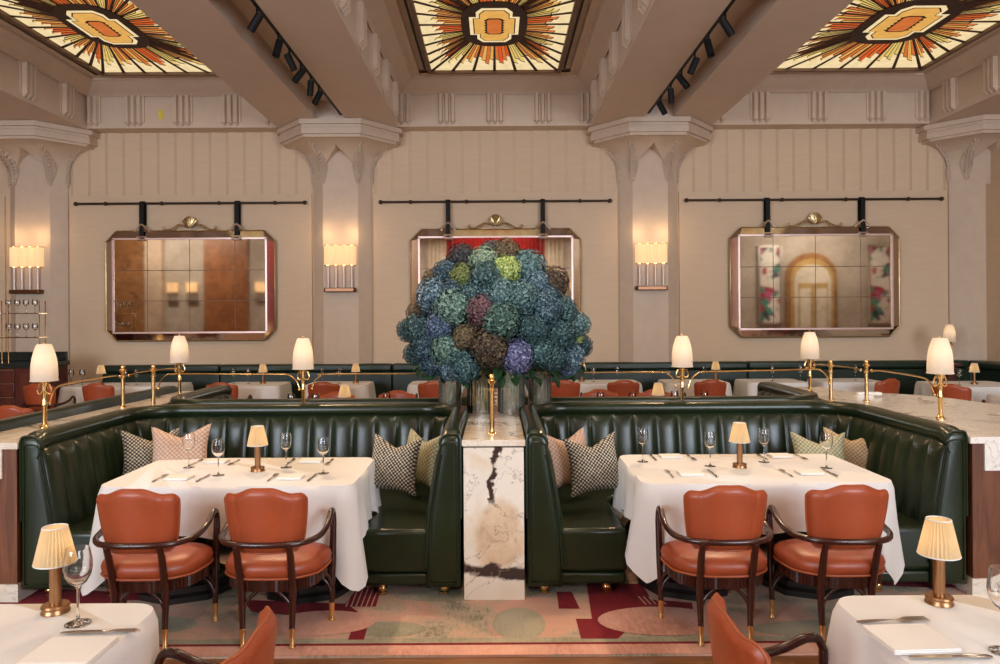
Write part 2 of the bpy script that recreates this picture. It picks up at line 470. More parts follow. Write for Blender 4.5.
g = G(); g.box(16, 16.2, -5, WY, 0, ZC + .3); struct('wall_side', g, MT['wall'], sm=0)
g = G(); g.box(-16, 16, -5.2, -5, 0, ZC + .3); struct('wall_front', g, MT['rearwall'], sm=0)

def bracket_mesh():
    "triple flute with pointed feet, local x across, z up, sticking out to -y"
    g = G()
    w = .095
    for k in range(3):
        x = (k - 1) * w; h = w * .46
        d = .075; q = h * .45
        g.add([(x - h, 0, .47), (x - q, -d, .47), (x + q, -d, .47), (x + h, 0, .47), (x - h, 0, .05), (x - q, -d, .045), (x + q, -d, .045), (x + h, 0, .05), (x, -.01, -.01)],
              [(0, 4, 5, 1), (1, 5, 6, 2), (2, 6, 7, 3), (4, 8, 5), (5, 8, 6), (6, 8, 7), (0, 1, 2, 3)])
    g.box(-.16, .16, -.02, 0, .05, .50)
    return g
BRG = bracket_mesh()
def bracket(parent, M):
    g = G(); g.add(BRG.v, BRG.f, 0, M)
    o = obj('bracket', g, MT['stone'], parent, sm=25); o['kind'] = 'structure'

# beams: hollowed underneath by a slot for the track lights
tn = 1
BEAMS = []
for ci, cx in enumerate(COLX):
    g = G(); xl, xr = cx - .95, cx + .95
    y0, y1 = -5, WY - .02
    s0, s1 = 6.85, 11.15
    if ci in (1, 2):
        sl, sr = (cx - .22, cx + .22)
        g.box(xl, sl, y0, y1, ZB, ZC + .05); g.box(sr, xr, y0, y1, ZB, ZC + .05)
        g.box(sl, sr, y0, s0, ZB, ZC + .05); g.box(sl, sr, s1, y1, ZB, ZC + .05)
        g.box(sl, sr, s0, s1, ZB + .26, ZC + .05)
    else: g.box(xl, xr, y0, y1, ZB, ZC + .05)
    b = struct('ceiling_beam', g, MT['ceil'], sm=0); BEAMS.append(b)
    for yy in ([7.35, 8.3, 9.24, 10.17, 11.1, 6.4] if ci else [8.3, 9.24, 10.17, 11.1]):
        if ci in (0, 1): bracket(b, tr(xr, yy, ZB + .04) @ rot('Z', PI / 2))
        if ci in (2, 3): bracket(b, tr(xl, yy, ZB + .04) @ rot('Z', -PI / 2))
# per bay: frieze, cove, leaded ceiling light
BAYS = []
for i in range(3):
    xa, xb = COLX[i] + .95, COLX[i + 1] - .95
    g = G(); g.box(xa, xb, 11.67, WY, ZB + .01, ZC)
    fr = struct('trim_%d' % tn, g, MT['stone'], sm=0); tn += 1
    mid = {0: -4.92, 1: 0.0, 2: 5.10}[i]; step = {0: .76, 1: .755, 2: .915}[i]
    k = -2 if i != 2 else -2
    for q in (-1, 0, 1): bracket(fr, tr(mid + q * step, 11.67, ZB + .04))
    bracket(fr, tr(xb - .06, 11.67, ZB + .04)); bracket(fr, tr(xa + .06, 11.67, ZB + .04))
    # cove all round: profile from frieze face inwards and up
    g = G()
    A = (xa, 11.67); z0, z1 = 5.25, 5.42
    ins = [(0, z0), (.03, z0 - .03), (.06, z0), (.10, z0 + .02), (.17, z0 + .06), (.24, z0 + .12), (.27, z1 - .03), (.30, z1 - .03), (.30, z1), (.42, z1)]
    rows = []
    for d, z in ins:
        rows.append([(xa + d * (.9 if d > .06 else 1), 3.0, z), (xa + d * .9, 11.67 - d * 1.1, z), (xb - d * .9, 11.67 - d * 1.1, z), (xb - d * .9, 3.0, z)])
    vs = [p for r in rows for p in r]; fs = []
    for a in range(len(rows) - 1):
        for b in range(3): fs.append((a * 4 + b, a * 4 + b + 1, (a + 1) * 4 + b + 1, (a + 1) * 4 + b))
    g.add(vs, fs)
    struct('trim_%d' % tn, g, MT['stone'], sm=30); tn += 1
    BAYS.append((xa, xb))

# ------------------------------------------------------------------ columns with flared, arched capitals
def oct_half(w, d, front):
    "plan of a half octagon against the wall: w half width at wall, front half width"
    return [(-w, WY), (-w, d + (w - front) * .0 + (WY - d) * 0), ]
def column(cx, nm):
    g = G()
    hw, hf, yf = .465, .28, 11.80
    yw = WY
    plan = [(-hw, yw), (-hw, 11.97), (-hf, yf), (hf, yf), (hw, 11.97), (hw, yw)]
    g.prism([(cx + x, y) for x, y in plan], 0, 4.5)
    # slab of the capital, three steps
    def slab(e, z0, z1):
        W, FW, D = .99 - e, .465 - e * .4, 11.10 + e * .9
        g.prism([(cx - W, yw), (cx - W, 11.74), (cx - FW, D), (cx + FW, D), (cx + W, 11.74), (cx + W, yw)], z0, z1)
    slab(0, 4.64, 4.715); slab(.05, 4.60, 4.64); slab(.04, 4.50, 4.595); slab(.09, 4.46, 4.50)
    # flare: rows from column (z 3.98) to slab (z 4.46); t is the eased way out
    N = 14; zb, zt = 4.06, 4.47
    rows = []
    for k in range(N + 1):
        u = k / N; e = 1 - math.sqrt(max(0, 1 - u ** 1.9)) if u < 1 else 1
        e = .25 * u * u + .75 * e
        W = hw + (.88 - hw) * e; FW = hf + (.42 - hf) * e; D = yf + (11.20 - yf) * e; DW = 11.97 + (11.76 - 11.97) * e
        z = zb + (zt - zb) * u
        rows.append((W, FW, D, DW, z, u))
    za = 4.40                                   # apex of the pointed arch
    def aw(z):
        u = (z - zb) / (za - zb)
        return max(0.0, .26 * (1 - max(0, u) ** 1.7)) if u < 1 else 0.0
    L = []
    for W, FW, D, DW, z, u in rows:
        a = aw(z)
        L.append([(cx - W, yw, z), (cx - W, DW, z), (cx - FW, D, z), (cx - a, D, z), (cx - a, yf + .001, z)])
    vs = [p for r in L for p in r]; fs = []
    m = len(L[0])
    for a in range(N):
        for b in range(m - 1): fs.append((a * m + b, a * m + b + 1, (a + 1) * m + b + 1, (a + 1) * m + b))
    g.add(vs, fs)
    vs2 = [(2 * cx - p[0], p[1], p[2]) for p in vs]
    g.add(vs2, [f[::-1] for f in fs])
    c = struct('column', g, MT['stone'], sm=30)
    # filigree leaves on the four edges of the flare
    for sgn, side in ((-1, 0), (1, 0), (-1, 1), (1, 1)):
        lg = G()
        for row in range(12):
            t = row / 11
            z = 3.90 + t * .52
            u = max(0, min(1, (z - zb) / (zt - zb))); e = 1 - math.sqrt(max(0, 1 - u ** 1.9)); e = .25 * u * u + .75 * e
            if side == 0: bx, by = hf + (.42 - hf) * e, yf + (11.20 - yf) * e
            else: bx, by = hw + (.88 - hw) * e, 11.97 + (11.76 - 11.97) * e
            wv = .012 + .085 * sin(PI * min(1, t * 1.02)) ** 1.2
            for q in (-1, 0, 1):
                if wv < .03 and q: continue
                ox = q * wv * .62
                px = cx + sgn * (bx + (ox if side == 0 else ox * .5)); py = by - .015 + (max(0, ox) * 1.0 if side == 0 else abs(ox) * .6)
                r = .020 + .010 * (1 - abs(q))
                lg.tube([(px + r * cos(a) * (1.0), py - .006 * (a % 2), z + r * 1.3 * sin(a)) for a in [2 * PI * h / 7 for h in range(7)]], .0085, 5, closed=True)
        o = obj('carved_leaf', lg, MT['stone'], c, sm=60); o['kind'] = 'structure'
for cx in COLX: column(cx, 'column')

# ------------------------------------------------------------------ leaded ceiling lights
def stained(cx, W, label, y0=7.56, L=3.52):
    t = thing('ceiling_light', label, 'ceiling light', (cx, y0 + L / 2, 5.42), 0, None)
    fg = G()
    def ringbox(a, b, a2, b2, z0, z1, g, mi=0):
        g.box(-a2, a2, -b2, -b, z0, z1, mi); g.box(-a2, a2, b, b2, z0, z1, mi); g.box(-a2, -a, -b, b, z0, z1, mi); g.box(a, a2, -b, b, z0, z1, mi)
    w, l = W / 2, L / 2
    ringbox(w, l, w + .055, l + .05, -.045, .02, fg); obj('frame', fg, MT['framewood'], t, sm=0)
    for s in (-1, 1):
        sg = G(); sg.box(s * (w + .10) - .014, s * (w + .10) + .014, -l, l - .05, -.004, .012); obj('air_slot', sg, MT['black'], t, sm=0)
    mats = [MT[k] for k in ('g_cream', 'g_amber', 'g_orange', 'g_rust', 'g_yellow', 'g_red')]
    gl = G(); le = G()
    ns, nl = 6, 10
    per = []
    for i in range(ns): per.append((-w + W * i / ns, -l))
    for i in range(nl): per.append((w, -l + L * i / nl))
    for i in range(ns): per.append((w - W * i / ns, l))
    for i in range(nl): per.append((-w, l - L * i / nl))
    N = len(per)
    a, b = .40 * W / 1.88, .68
    def inner(p):
        ph = math.atan2(p[1] / l, p[0] / w); e = .75
        return (a * abs(cos(ph)) ** e * (1 if cos(ph) >= 0 else -1), b * abs(sin(ph)) ** e * (1 if sin(ph) >= 0 else -1))
    def lerp(p, q, t): return (p[0] + (q[0] - p[0]) * t, p[1] + (q[1] - p[1]) * t)
    def bar(p, q, wd, z=-.006, w0=None):
        d = Vector((q[0] - p[0], q[1] - p[1])); n = Vector((-d.y, d.x)).normalized(); m = n * (w0 or wd); n = n * wd
        le.prism([(p[0] + m.x, p[1] + m.y), (p[0] - m.x, p[1] - m.y), (q[0] - n.x, q[1] - n.y), (q[0] + n.x, q[1] + n.y)], z - .008, z)
    rnd = random.Random(3)
    types = [2, 4, 5, 1]
    for i in range(N):
        p, q = per[i], per[(i + 1) % N]
        ip, iq = inner(p), inner(q)
        ty = types[i % 4] if i % 4 != 2 or rnd.random() < .7 else 5
        K = 4
        prof = [(.46, .60, .72, .58), (.58, .74, .62, .48), (.52, .68, .58, .72)][i % 3]
        for k in range(K):
            a0, a1 = lerp(ip, iq, k / K), lerp(ip, iq, (k + 1) / K)
            # slivers stay narrower than the cell so cream shows outside them
            b0, b1 = lerp(p, q, .06 + .88 * k / K), lerp(p, q, .06 + .88 * (k + 1) / K)
            f = prof[k]; c0, c1 = lerp(a0, b0, f), lerp(a1, b1, f - .05)
            gl.add([(a0[0], a0[1], -.003), (a1[0], a1[1], -.003), (c1[0], c1[1], -.003), (c0[0], c0[1], -.003)], [(0, 3, 2, 1)], ty if k % 2 == 0 else {2: 1, 4: 4, 1: 2, 3: 3, 5: 2}[ty])
            bar(a1, c1, .0028); bar(c0, c1, .003)
        bar(ip, p, .023, -.008, .012)
    gl.add([(p[0], p[1], 0) for p in per], [tuple(range(N))[::-1]], 0)
    obj('glass', gl, mats, t, sm=0); obj('lead_came', le, MT['lead'], t, sm=0)
    # medallion
    mg = G()
    def poly(pts, z, mi): mg.add([(x, y, z) for x, y in pts], [tuple(range(len(pts)))[::-1]], mi)
    def stepped(a, b, c, d):   # cross-shaped outline: a,b outer half sizes; c,d the cuts
        q = [(a, b - d), (a - c, b - d * .5), (a - c, b)]
        Q = [(a, -(b - d)), (a, b - d), (a - c * .5, b - d), (a - c * .5, b - d * .5), (a - c, b)]
        Q = [(a, b - d), (a - c * .55, b - d), (a - c * .55, b - d * .45), (a - c, b)]
        r = Q + [(-x, y) for x, y in Q[::-1]] + [(-x, -y) for x, y in Q] + [(x, -y) for x, y in Q[::-1]]
        return r
    ell = [inner((w * cos(2 * PI * k / 48), l * sin(2 * PI * k / 48))) for k in range(48)]
    ell = [(x * 1.04, y * 1.04) for x, y in ell]
    k = W / 1.88
    mg.prism(ell, -.030, -.014, 0)
    poly(stepped(.31 * k, .545, .16 * k, .26), -.032, 1)
    poly(stepped(.265 * k, .49, .14 * k, .24), -.034, 0)
    poly(stepped(.25 * k, .475, .135 * k, .235), -.036, 2)
    zz = [(.105 * k if j % 2 else .13 * k, -.2 + .4 * j / 10) for j in range(11)]
    poly([(.07 * k, -.26)] + zz + [(.07 * k, .26)] + [(-x, y) for x, y in ([(.07 * k, .26)] + zz[::-1] + [(.07 * k, -.26)])], -.038, 0)
    poly([(.09 * k, -.19), (.09 * k, .19), (.06 * k, .23), (-.06 * k, .23), (-.09 * k, .19), (-.09 * k, -.19), (-.06 * k, -.23), (.06 * k, -.23)], -.040, 3)
    obj('medallion', mg, [MT['lead'], MT['g_cream'], MT['g_amber'], MT['g_orange']], t, sm=0)
    return t
stained(-4.92, 1.88, 'backlit stained glass sunburst ceiling panel over the glass rack side of the room')
stained(0.0, 1.88, 'backlit stained glass sunburst ceiling panel in the middle bay above the hydrangeas')
stained(5.17, 2.40, 'wider backlit stained glass sunburst ceiling panel over the broad marble counter')

# ------------------------------------------------------------------ track lights in the beam slots
def track(cx, off, ys, side):
    where = 'beam nearer the glass rack' if side < 0 else 'beam nearer the broad counter'
    g = G(); g.box(-.022, .022, -2.05, 2.1, -.03, .02); g.box(-.008, .008, -2.0, 2.0, .02, .18)
    t = obj('lighting_track', g, MT['black'], sm=0, loc=(cx + off, 9.0, ZB + .07)); tag(t, 'black lighting track inside the slot of the ' + where, 'lighting track')
    nth = ['first along from the camera', 'second along from the camera', 'third along from the camera', 'fourth along from the camera', 'fifth along from the camera', 'closest to the column']
    for i, y in enumerate(ys):
        s = thing('spotlight', 'black spotlight in the %s, %s' % (where, nth[i]), 'spotlight', (cx + off, y, ZB + .04), 0, 'black track spotlights')
        a = G(); a.tube([(0, 0, 0), (0, 0, -.09)], .012, 8); a.box(-.02, .02, -.04, .04, -.006, 0)
        obj('bracket_arm', a, MT['black'], s)
        tilt = [.5, .12, -.3, .45, .1, .35][i] * (-side)
        tilt *= 1.3; h = G(); h.lathe([(.0001, .06), (.036, .06), (.038, .05), (.038, -.12), (.033, -.12), (.03, -.10), (.0001, -.10)], 16, M=tr(0, 0, -.13) @ Matrix.Scale(1.05, 4) @ rot('Y', tilt) @ rot('X', [.2, -.25, .2, -.2, .25, -.1][i]))
        obj('lamp_head', h, MT['black'], s)
track(COLX[1], .17, [7.18, 7.88, 8.30, 8.78, 9.25, 9.67], -1)
track(COLX[2], -.17, [7.37, 7.95, 8.5, 9.1, 9.66, 10.25], 1)
g = G(); g.box(-.035, .035, -.004, .002, -.07, .07)
tag(obj('paper_sticker', g, MT['yellow'], sm=0, loc=tuple(at(162, 114.5, 11.665))), 'small yellow paper square stuck on the frieze above the first mirror', 'sticker')

# ------------------------------------------------------------------ wall sconces
def sconce(cx, label):
    t = thing('wall_sconce', label, 'wall light', (cx, 11.80, 2.13), 0, 'scalloped wall lights on the columns')
    def scal(r, n, y0):
        w = .50 / n; P = []
        for k in range(n):
            for a in range(9):
                ph = PI - PI * a / 8
                P.append((-.25 + w * (k + .5) + w / 2 * cos(ph), y0 - r * sin(ph)))
        return P
    P = [(-.25, -.005), (-.25, -.06)] + scal(.05, 4, -.07) + [(.25, -.06), (.25, -.005)]
    g = G(); n = len(P)
    g.add([(x, y, z) for z in (.42, .74) for x, y in P], [(i, i + 1, n + i + 1, n + i) for i in range(n - 1)])
    obj('shade', g, MT['sconce'], t, sm=50)
    g = G()
    for z in (.415, .735): g.add([(x * s, y * s, zz) for zz in (z, z + .012) for s in (1.0, 1.02) for x, y in P], [f for i in range(n - 1) for f in ((i, i + 1, n + i + 1, n + i), (2 * n + i, 2 * n + i + 1, 3 * n + i + 1, 3 * n + i), (n + i, n + i + 1, 3 * n + i + 1, 3 * n + i))])
    obj('trim_band', g, MT['brass'], t)
    for k in range(4):
        g = G(); g.lathe([(.015, .065), (.015, .43)], 14, (-.1875 + .125 * k, -.065, 0)); obj('glass_rod', g, MT['rod'], t)
    g = G(); g.prism([(-.25, 0), (-.25, -.10), (-.23, -.13), (.23, -.13), (.25, -.10), (.25, 0)], 0, .065); obj('tray', g, MT['darkbronze'], t, bev=.01)
    g = G(); g.box(-.2, .2, -.012, 0, .06, .72); obj('back_plate', g, MT['stone'], t)
    g = G()
    for k in range(4): g.ball((-.1875 + .125 * k, -.045, .62), .022, 8)
    obj('bulb', g, MT['bulb'], t)
    for dx, z, e in ((-.22, 3.05, 2.3), (.22, 3.05, 2.3), (0, 2.50, .15)):
        L = bpy.data.lights.new('sconce_glow', 'POINT'); L.energy = e; L.color = (1, .66, .34); L.shadow_soft_size = .05
        lo = bpy.data.objects.new('sconce_glow', L); COL.objects.link(lo); lo.location = (cx + dx, 11.60, z)
MT['bulb'] = glow('bulb_glow', (1, .8, .5), 1.6)
sconce(-7.45, 'scalloped wall light on the column above the glass rack')
sconce(-2.47, 'scalloped wall light on the column between the first and middle mirrors')
sconce(2.47, 'scalloped wall light on the column between the middle and last mirrors')

# ------------------------------------------------------------------ mirrors hung from rails
def mirror(cx, which):
    zc, hw, hh, c = 2.25, 1.355, .88, .17
    t = thing('wall_mirror', 'cut-cornered mirror with gilt crest, ' + which, 'mirror', (cx, 11.93, zc), 0, 'cut-cornered wall mirrors')
    def octg(a, b, c, y): return [(-a + c, y, -b), (a - c, y, -b), (a, y, -b + c), (a, y, b - c), (a - c, y, b), (-a + c, y, b), (-a, y, b - c), (-a, y, -b + c)]
    g = G(); O = octg(hw, hh, c, 0); g.add(O + [(x, -.06, z) for x, y, z in O], [tuple(range(8))] + [(i, (i + 1) % 8, 8 + (i + 1) % 8, 8 + i) for i in range(8)])
    obj('backing', g, MT['gilt'], t, sm=0)
    g = G(); b = .125
    A = octg(hw - .01, hh - .01, c, -.060); B = octg(hw - b, hh - b, .03, -.085)
    g.add(A + B, [(i, (i + 1) % 8, 8 + (i + 1) % 8, 8 + i) for i in range(8)])
    obj('bevelled_border', g, MT['bevelmirror'], t, sm=0)
    g = G(); g.tube(octg(hw, hh, c, -.06), .010, 6, closed=True); obj('outer_bead', g, MT['gilt'], t)
    g = G()
    for (x0, x1, z0, z1) in ((-hw + b - .01, hw - b + .01, hh - b - .018, hh - b + .01), (-hw + b - .01, hw - b + .01, -hh + b - .01, -hh + b + .018),
                             (-hw + b - .01, -hw + b + .018, -hh + b, hh - b), (hw - b - .018, hw - b + .01, -hh + b, hh - b)):
        g.box(x0, x1, -.098, -.07, z0, z1)
    obj('inner_strip', g, MT['pink_trim'], t, sm=0)
    g = G(); a2, b2 = hw - b - .02, hh - b - .02
    g.box(-a2, a2, -.082, -.07, -b2, b2); obj('mirror_glass', g, MT['mirror'], t, sm=0)
    g = G()
    for k in range(1, 4): x = -a2 + 2 * a2 * [0, .22, .5, .80][k]; g.box(x - .004, x + .004, -.084, -.08, -b2, b2)
    for k in (1, 2): z = -b2 + 2 * b2 * k / 3; g.box(-a2, a2, -.084, -.08, z - .005, z + .005)
    obj('pane_joints', g, MT['framewood'], t, sm=0)
    # crest: shell and scrolls
    g = G(); zc2 = hh + .02
    for k in range(7):
        an = PI / 2 + (k - 3) * .33
        g.tube([(0, -.07, zc2 + .03), (.07 * cos(an), -.085, zc2 + .04 + .09 * sin(an)), (.12 * cos(an), -.07, zc2 + .05 + .16 * sin(an))], [.014, .024, .022], 6)
    for s in (-1, 1):
        g.tube(smoothpath([(s * .06, -.07, zc2 + .03), (s * .16, -.07, zc2 + .08), (s * .26, -.07, zc2 + .03), (s * .34, -.07, zc2 - .005), (s * .43, -.07, zc2 + .015), (s * .41, -.07, zc2 + .05)], 5), .011, 6)
        g.tube(smoothpath([(s * .16, -.07, zc2 + .07), (s * .22, -.08, zc2 - .01), (s * .12, -.08, zc2 - .02)], 4), .009, 6)
    obj('shell_crest', g, MT['gilt'], t)
    for s in (-1, 1):
        x = s * .76
        g = G(); g.box(x - .034, x + .034, -.105, -.095, hh - .13, 1.315); g.box(x - .034, x + .034, .0, .008, hh + .1, 1.315)
        g.add([(x + dx, -.048 + .055 * cos(a), 1.32 + .04 * sin(a)) for dx in (-.034, .034) for a in [PI * k / 8 for k in range(9)]], [(k, k + 1, 10 + k, 9 + k) for k in range(8)])
        obj('leather_strap', g, MT['black'], t)
        g = G(); g.tube(smoothpath([(x - .12, -.08, hh + .0), (x - .06, -.09, hh + .05), (x, -.11, hh + .10), (x + .06, -.09, hh + .05), (x + .12, -.08, hh)], 4), .015, 6)
        g.tube([(x - .07, -.11, hh - .10), (x + .07, -.11, hh - .10)], .016, 6); g.tube([(x - .07, -.11, hh - .10), (x - .05, -.11, hh - .15), (x + .05, -.11, hh - .15), (x + .07, -.11, hh - .10)], .015, 6)
        obj('strap_buckle', g, MT['silver'], t)
    # rail the straps loop over
    r = thing('picture_rail', 'dark bronze hanging rail holding the straps of the ' + which.split(',')[0].replace('hung ', '') , 'hanging rail', (cx, 11.885, 3.575), 0, 'bronze rails above the mirrors')
    r['label'] = 'dark bronze wall rail above the ' + {'-': 'mirror nearest the glass rack', '0': 'mirror behind the hydrangeas', '+': 'mirror over the broad marble counter'}['-' if cx < -1 else ('0' if cx < 1 else '+')]
    RH = 2.05 if cx > 1 else 1.84
    g = G(); g.tube([(-RH, 0, 0), (RH, 0, 0)], .019, 10); obj('rod', g, MT['railbronze'], r)
    for x in (-RH, RH):
        g = G(); g.ball((x, 0, 0), .036, 10); obj('finial', g, MT['railbronze'], r)
    for x in (-RH * .74, -RH * .25, RH * .25, RH * .74):
        g = G(); g.ball((x, 0, 0), .034, 10); g.tube([(x, 0, 0), (x, .075, 0)], .014, 8); obj('rail_bracket', g, MT['railbronze'], r)
mirror(-4.90, 'hung between the glass rack and the second column')
mirror(0.0, 'hung behind the hydrangeas')
mirror(5.12, 'hung over the broad marble counter side')

MT['gold2'] = simple('satin_gold', (.62, .42, .16), .45, metal=.4, var=.2)
# ------------------------------------------------------------------ the room behind the camera, seen in the mirrors
YR = -4.98
g = G()
g.box(-14.9, -13.55, YR, YR + .05, 0, 5.3)
struct('trim_%d' % tn, g, MT['bmarble'], sm=0); tn += 1
g = G(); g.box(-11.3, -9.6, YR, YR + .06, 0, 5.3); struct('trim_%d' % tn, g, MT['rust'], sm=0); tn += 1
def curtain(x0, x1, m, lab):
    g = G(); n = int((x1 - x0) * 40)
    g.grid(n, 2, lambda u, v: (x0 + (x1 - x0) * u, YR + .15 + .05 * sin(u * (x1 - x0) * 42), .05 + v * 4.9), 0)
    g.grid(n, 2, lambda u, v: (x0 + (x1 - x0) * u, YR + .13 + .05 * sin(u * (x1 - x0) * 42), .05 + v * 4.9), 0, flip=True)
    tag(obj('curtain', g, m, sm=80), lab, 'curtain')
curtain(-1.9, 1.9, MT['red'], 'deep red curtain reflected in the mirror behind the hydrangeas')
curtain(-2.6, -1.9, MT['drape'], 'cream drape on the bar side of the red curtain, seen only in reflection')
curtain(1.9, 2.6, MT['drape'], 'cream drape on the counter side of the red curtain, seen only in reflection')
def arch_pts(hw, z1, r):
    return [(-hw, 0), (hw, 0)] + [(hw * cos(PI * k / 12), z1 + r * sin(PI * k / 12)) for k in range(13)]
t = thing('arched_doorway', 'gold framed arched doorway reflected in the mirror over the counter', 'doorway', (12.2, YR, 0))
for nm, hw, z, y0, y1, m in (('outer_frame', .98, 3.2, 0, .10, 'bmarble'), ('gold_frame', .84, 3.1, .10, .16, 'gold2'), ('inner_frame', .70, 3.0, .16, .2, 'drape')):
    g = G(); g.prism(arch_pts(hw, z, .9 * hw), -y1, -y0, 0, M=rot('X', PI / 2)); obj(nm, g, MT[m], t, sm=0)
for s in (-1, 1):
    g = G(); g.box(min(0, s * .58) + .02, max(0, s * .58) - .02, .2, .24, .1, 2.9); d = obj('door_leaf', g, MT['gold2'], t, sm=0)
    g = G(); g.box(s * .31 - .2, s * .31 + .2, .24, .25, .8, 2.7); obj('pane', g, MT['g_day2'] if 'g_day2' in MT else MT['drape'], d, sm=0)
for x, rz, lab in ((10.6, .0, 'tall blossom painting beside the gold doorway, seen only in reflection'), (14.85, .0, 'tall blossom painting at the end wall, seen only in reflection')):
    t = thing('wall_painting', lab, 'painting', (x, YR + .03, 2.8))
    g = G(); g.box(-.38, .38, 0, .03, -1.4, 1.5); obj('canvas', g, MT['floral'], t, sm=0)
    g = G(); g.box(-.46, -.38, 0, .06, -1.45, 1.55); g.box(.38, .46, 0, .06, -1.45, 1.55); g.box(-.46, .46, 0, .06, 1.5, 1.57); g.box(-.46, .46, 0, .06, -1.47, -1.4); obj('frame', g, MT['silver'], t, sm=0)

def rear_sconce(x, lab):
    t = thing('wall_sconce', lab, 'wall light', (x, YR + .02, 2.35), 0, 'wall lights behind the camera')
    g = G(); g.box(-.2, .2, 0, .12, .35, .72); obj('shade', g, MT['sconce'], t, bev=.02)
    for k in range(4):
        g = G(); g.lathe([(.022, .05), (.022, .36)], 10, (-.15 + .1 * k, .06, 0)); obj('glass_rod', g, MT['ribglass'], t)
    g = G(); g.box(-.22, .22, 0, .14, 0, .05); obj('tray', g, MT['bronze'], t, sm=0)
rear_sconce(-12.5, 'wall light beside the grey pier, seen only in the mirror nearest the glass rack')
rear_sconce(-11.75, 'second wall light past the grey pier, seen only in a mirror')
rear_sconce(-9.1, 'wall light past the rust panel, seen only in the mirror nearest the glass rack')
rear_sconce(-3.1, 'wall light by the cream drape, glimpsed beside the hydrangeas in the middle mirror')
rear_sconce(3.1, 'wall light past the red curtain, glimpsed on the counter side of the middle mirror')
g = G(); g.box(-13.5, -12.85, YR, YR + .25, 0, ZC); struct('trim_%d' % tn, g, MT['stone'], sm=0); tn += 1
# ================================================================== furniture makers (each makes one thing at the origin)
def point_light(name, loc, e, col=(1, .72, .42), r=.02, parent=None):
    L = bpy.data.lights.new(name, 'POINT'); L.energy = e; L.color = col; L.shadow_soft_size = r
    o = bpy.data.objects.new(name, L); COL.objects.link(o); o.location = loc
    if parent: o.parent = parent
    return o

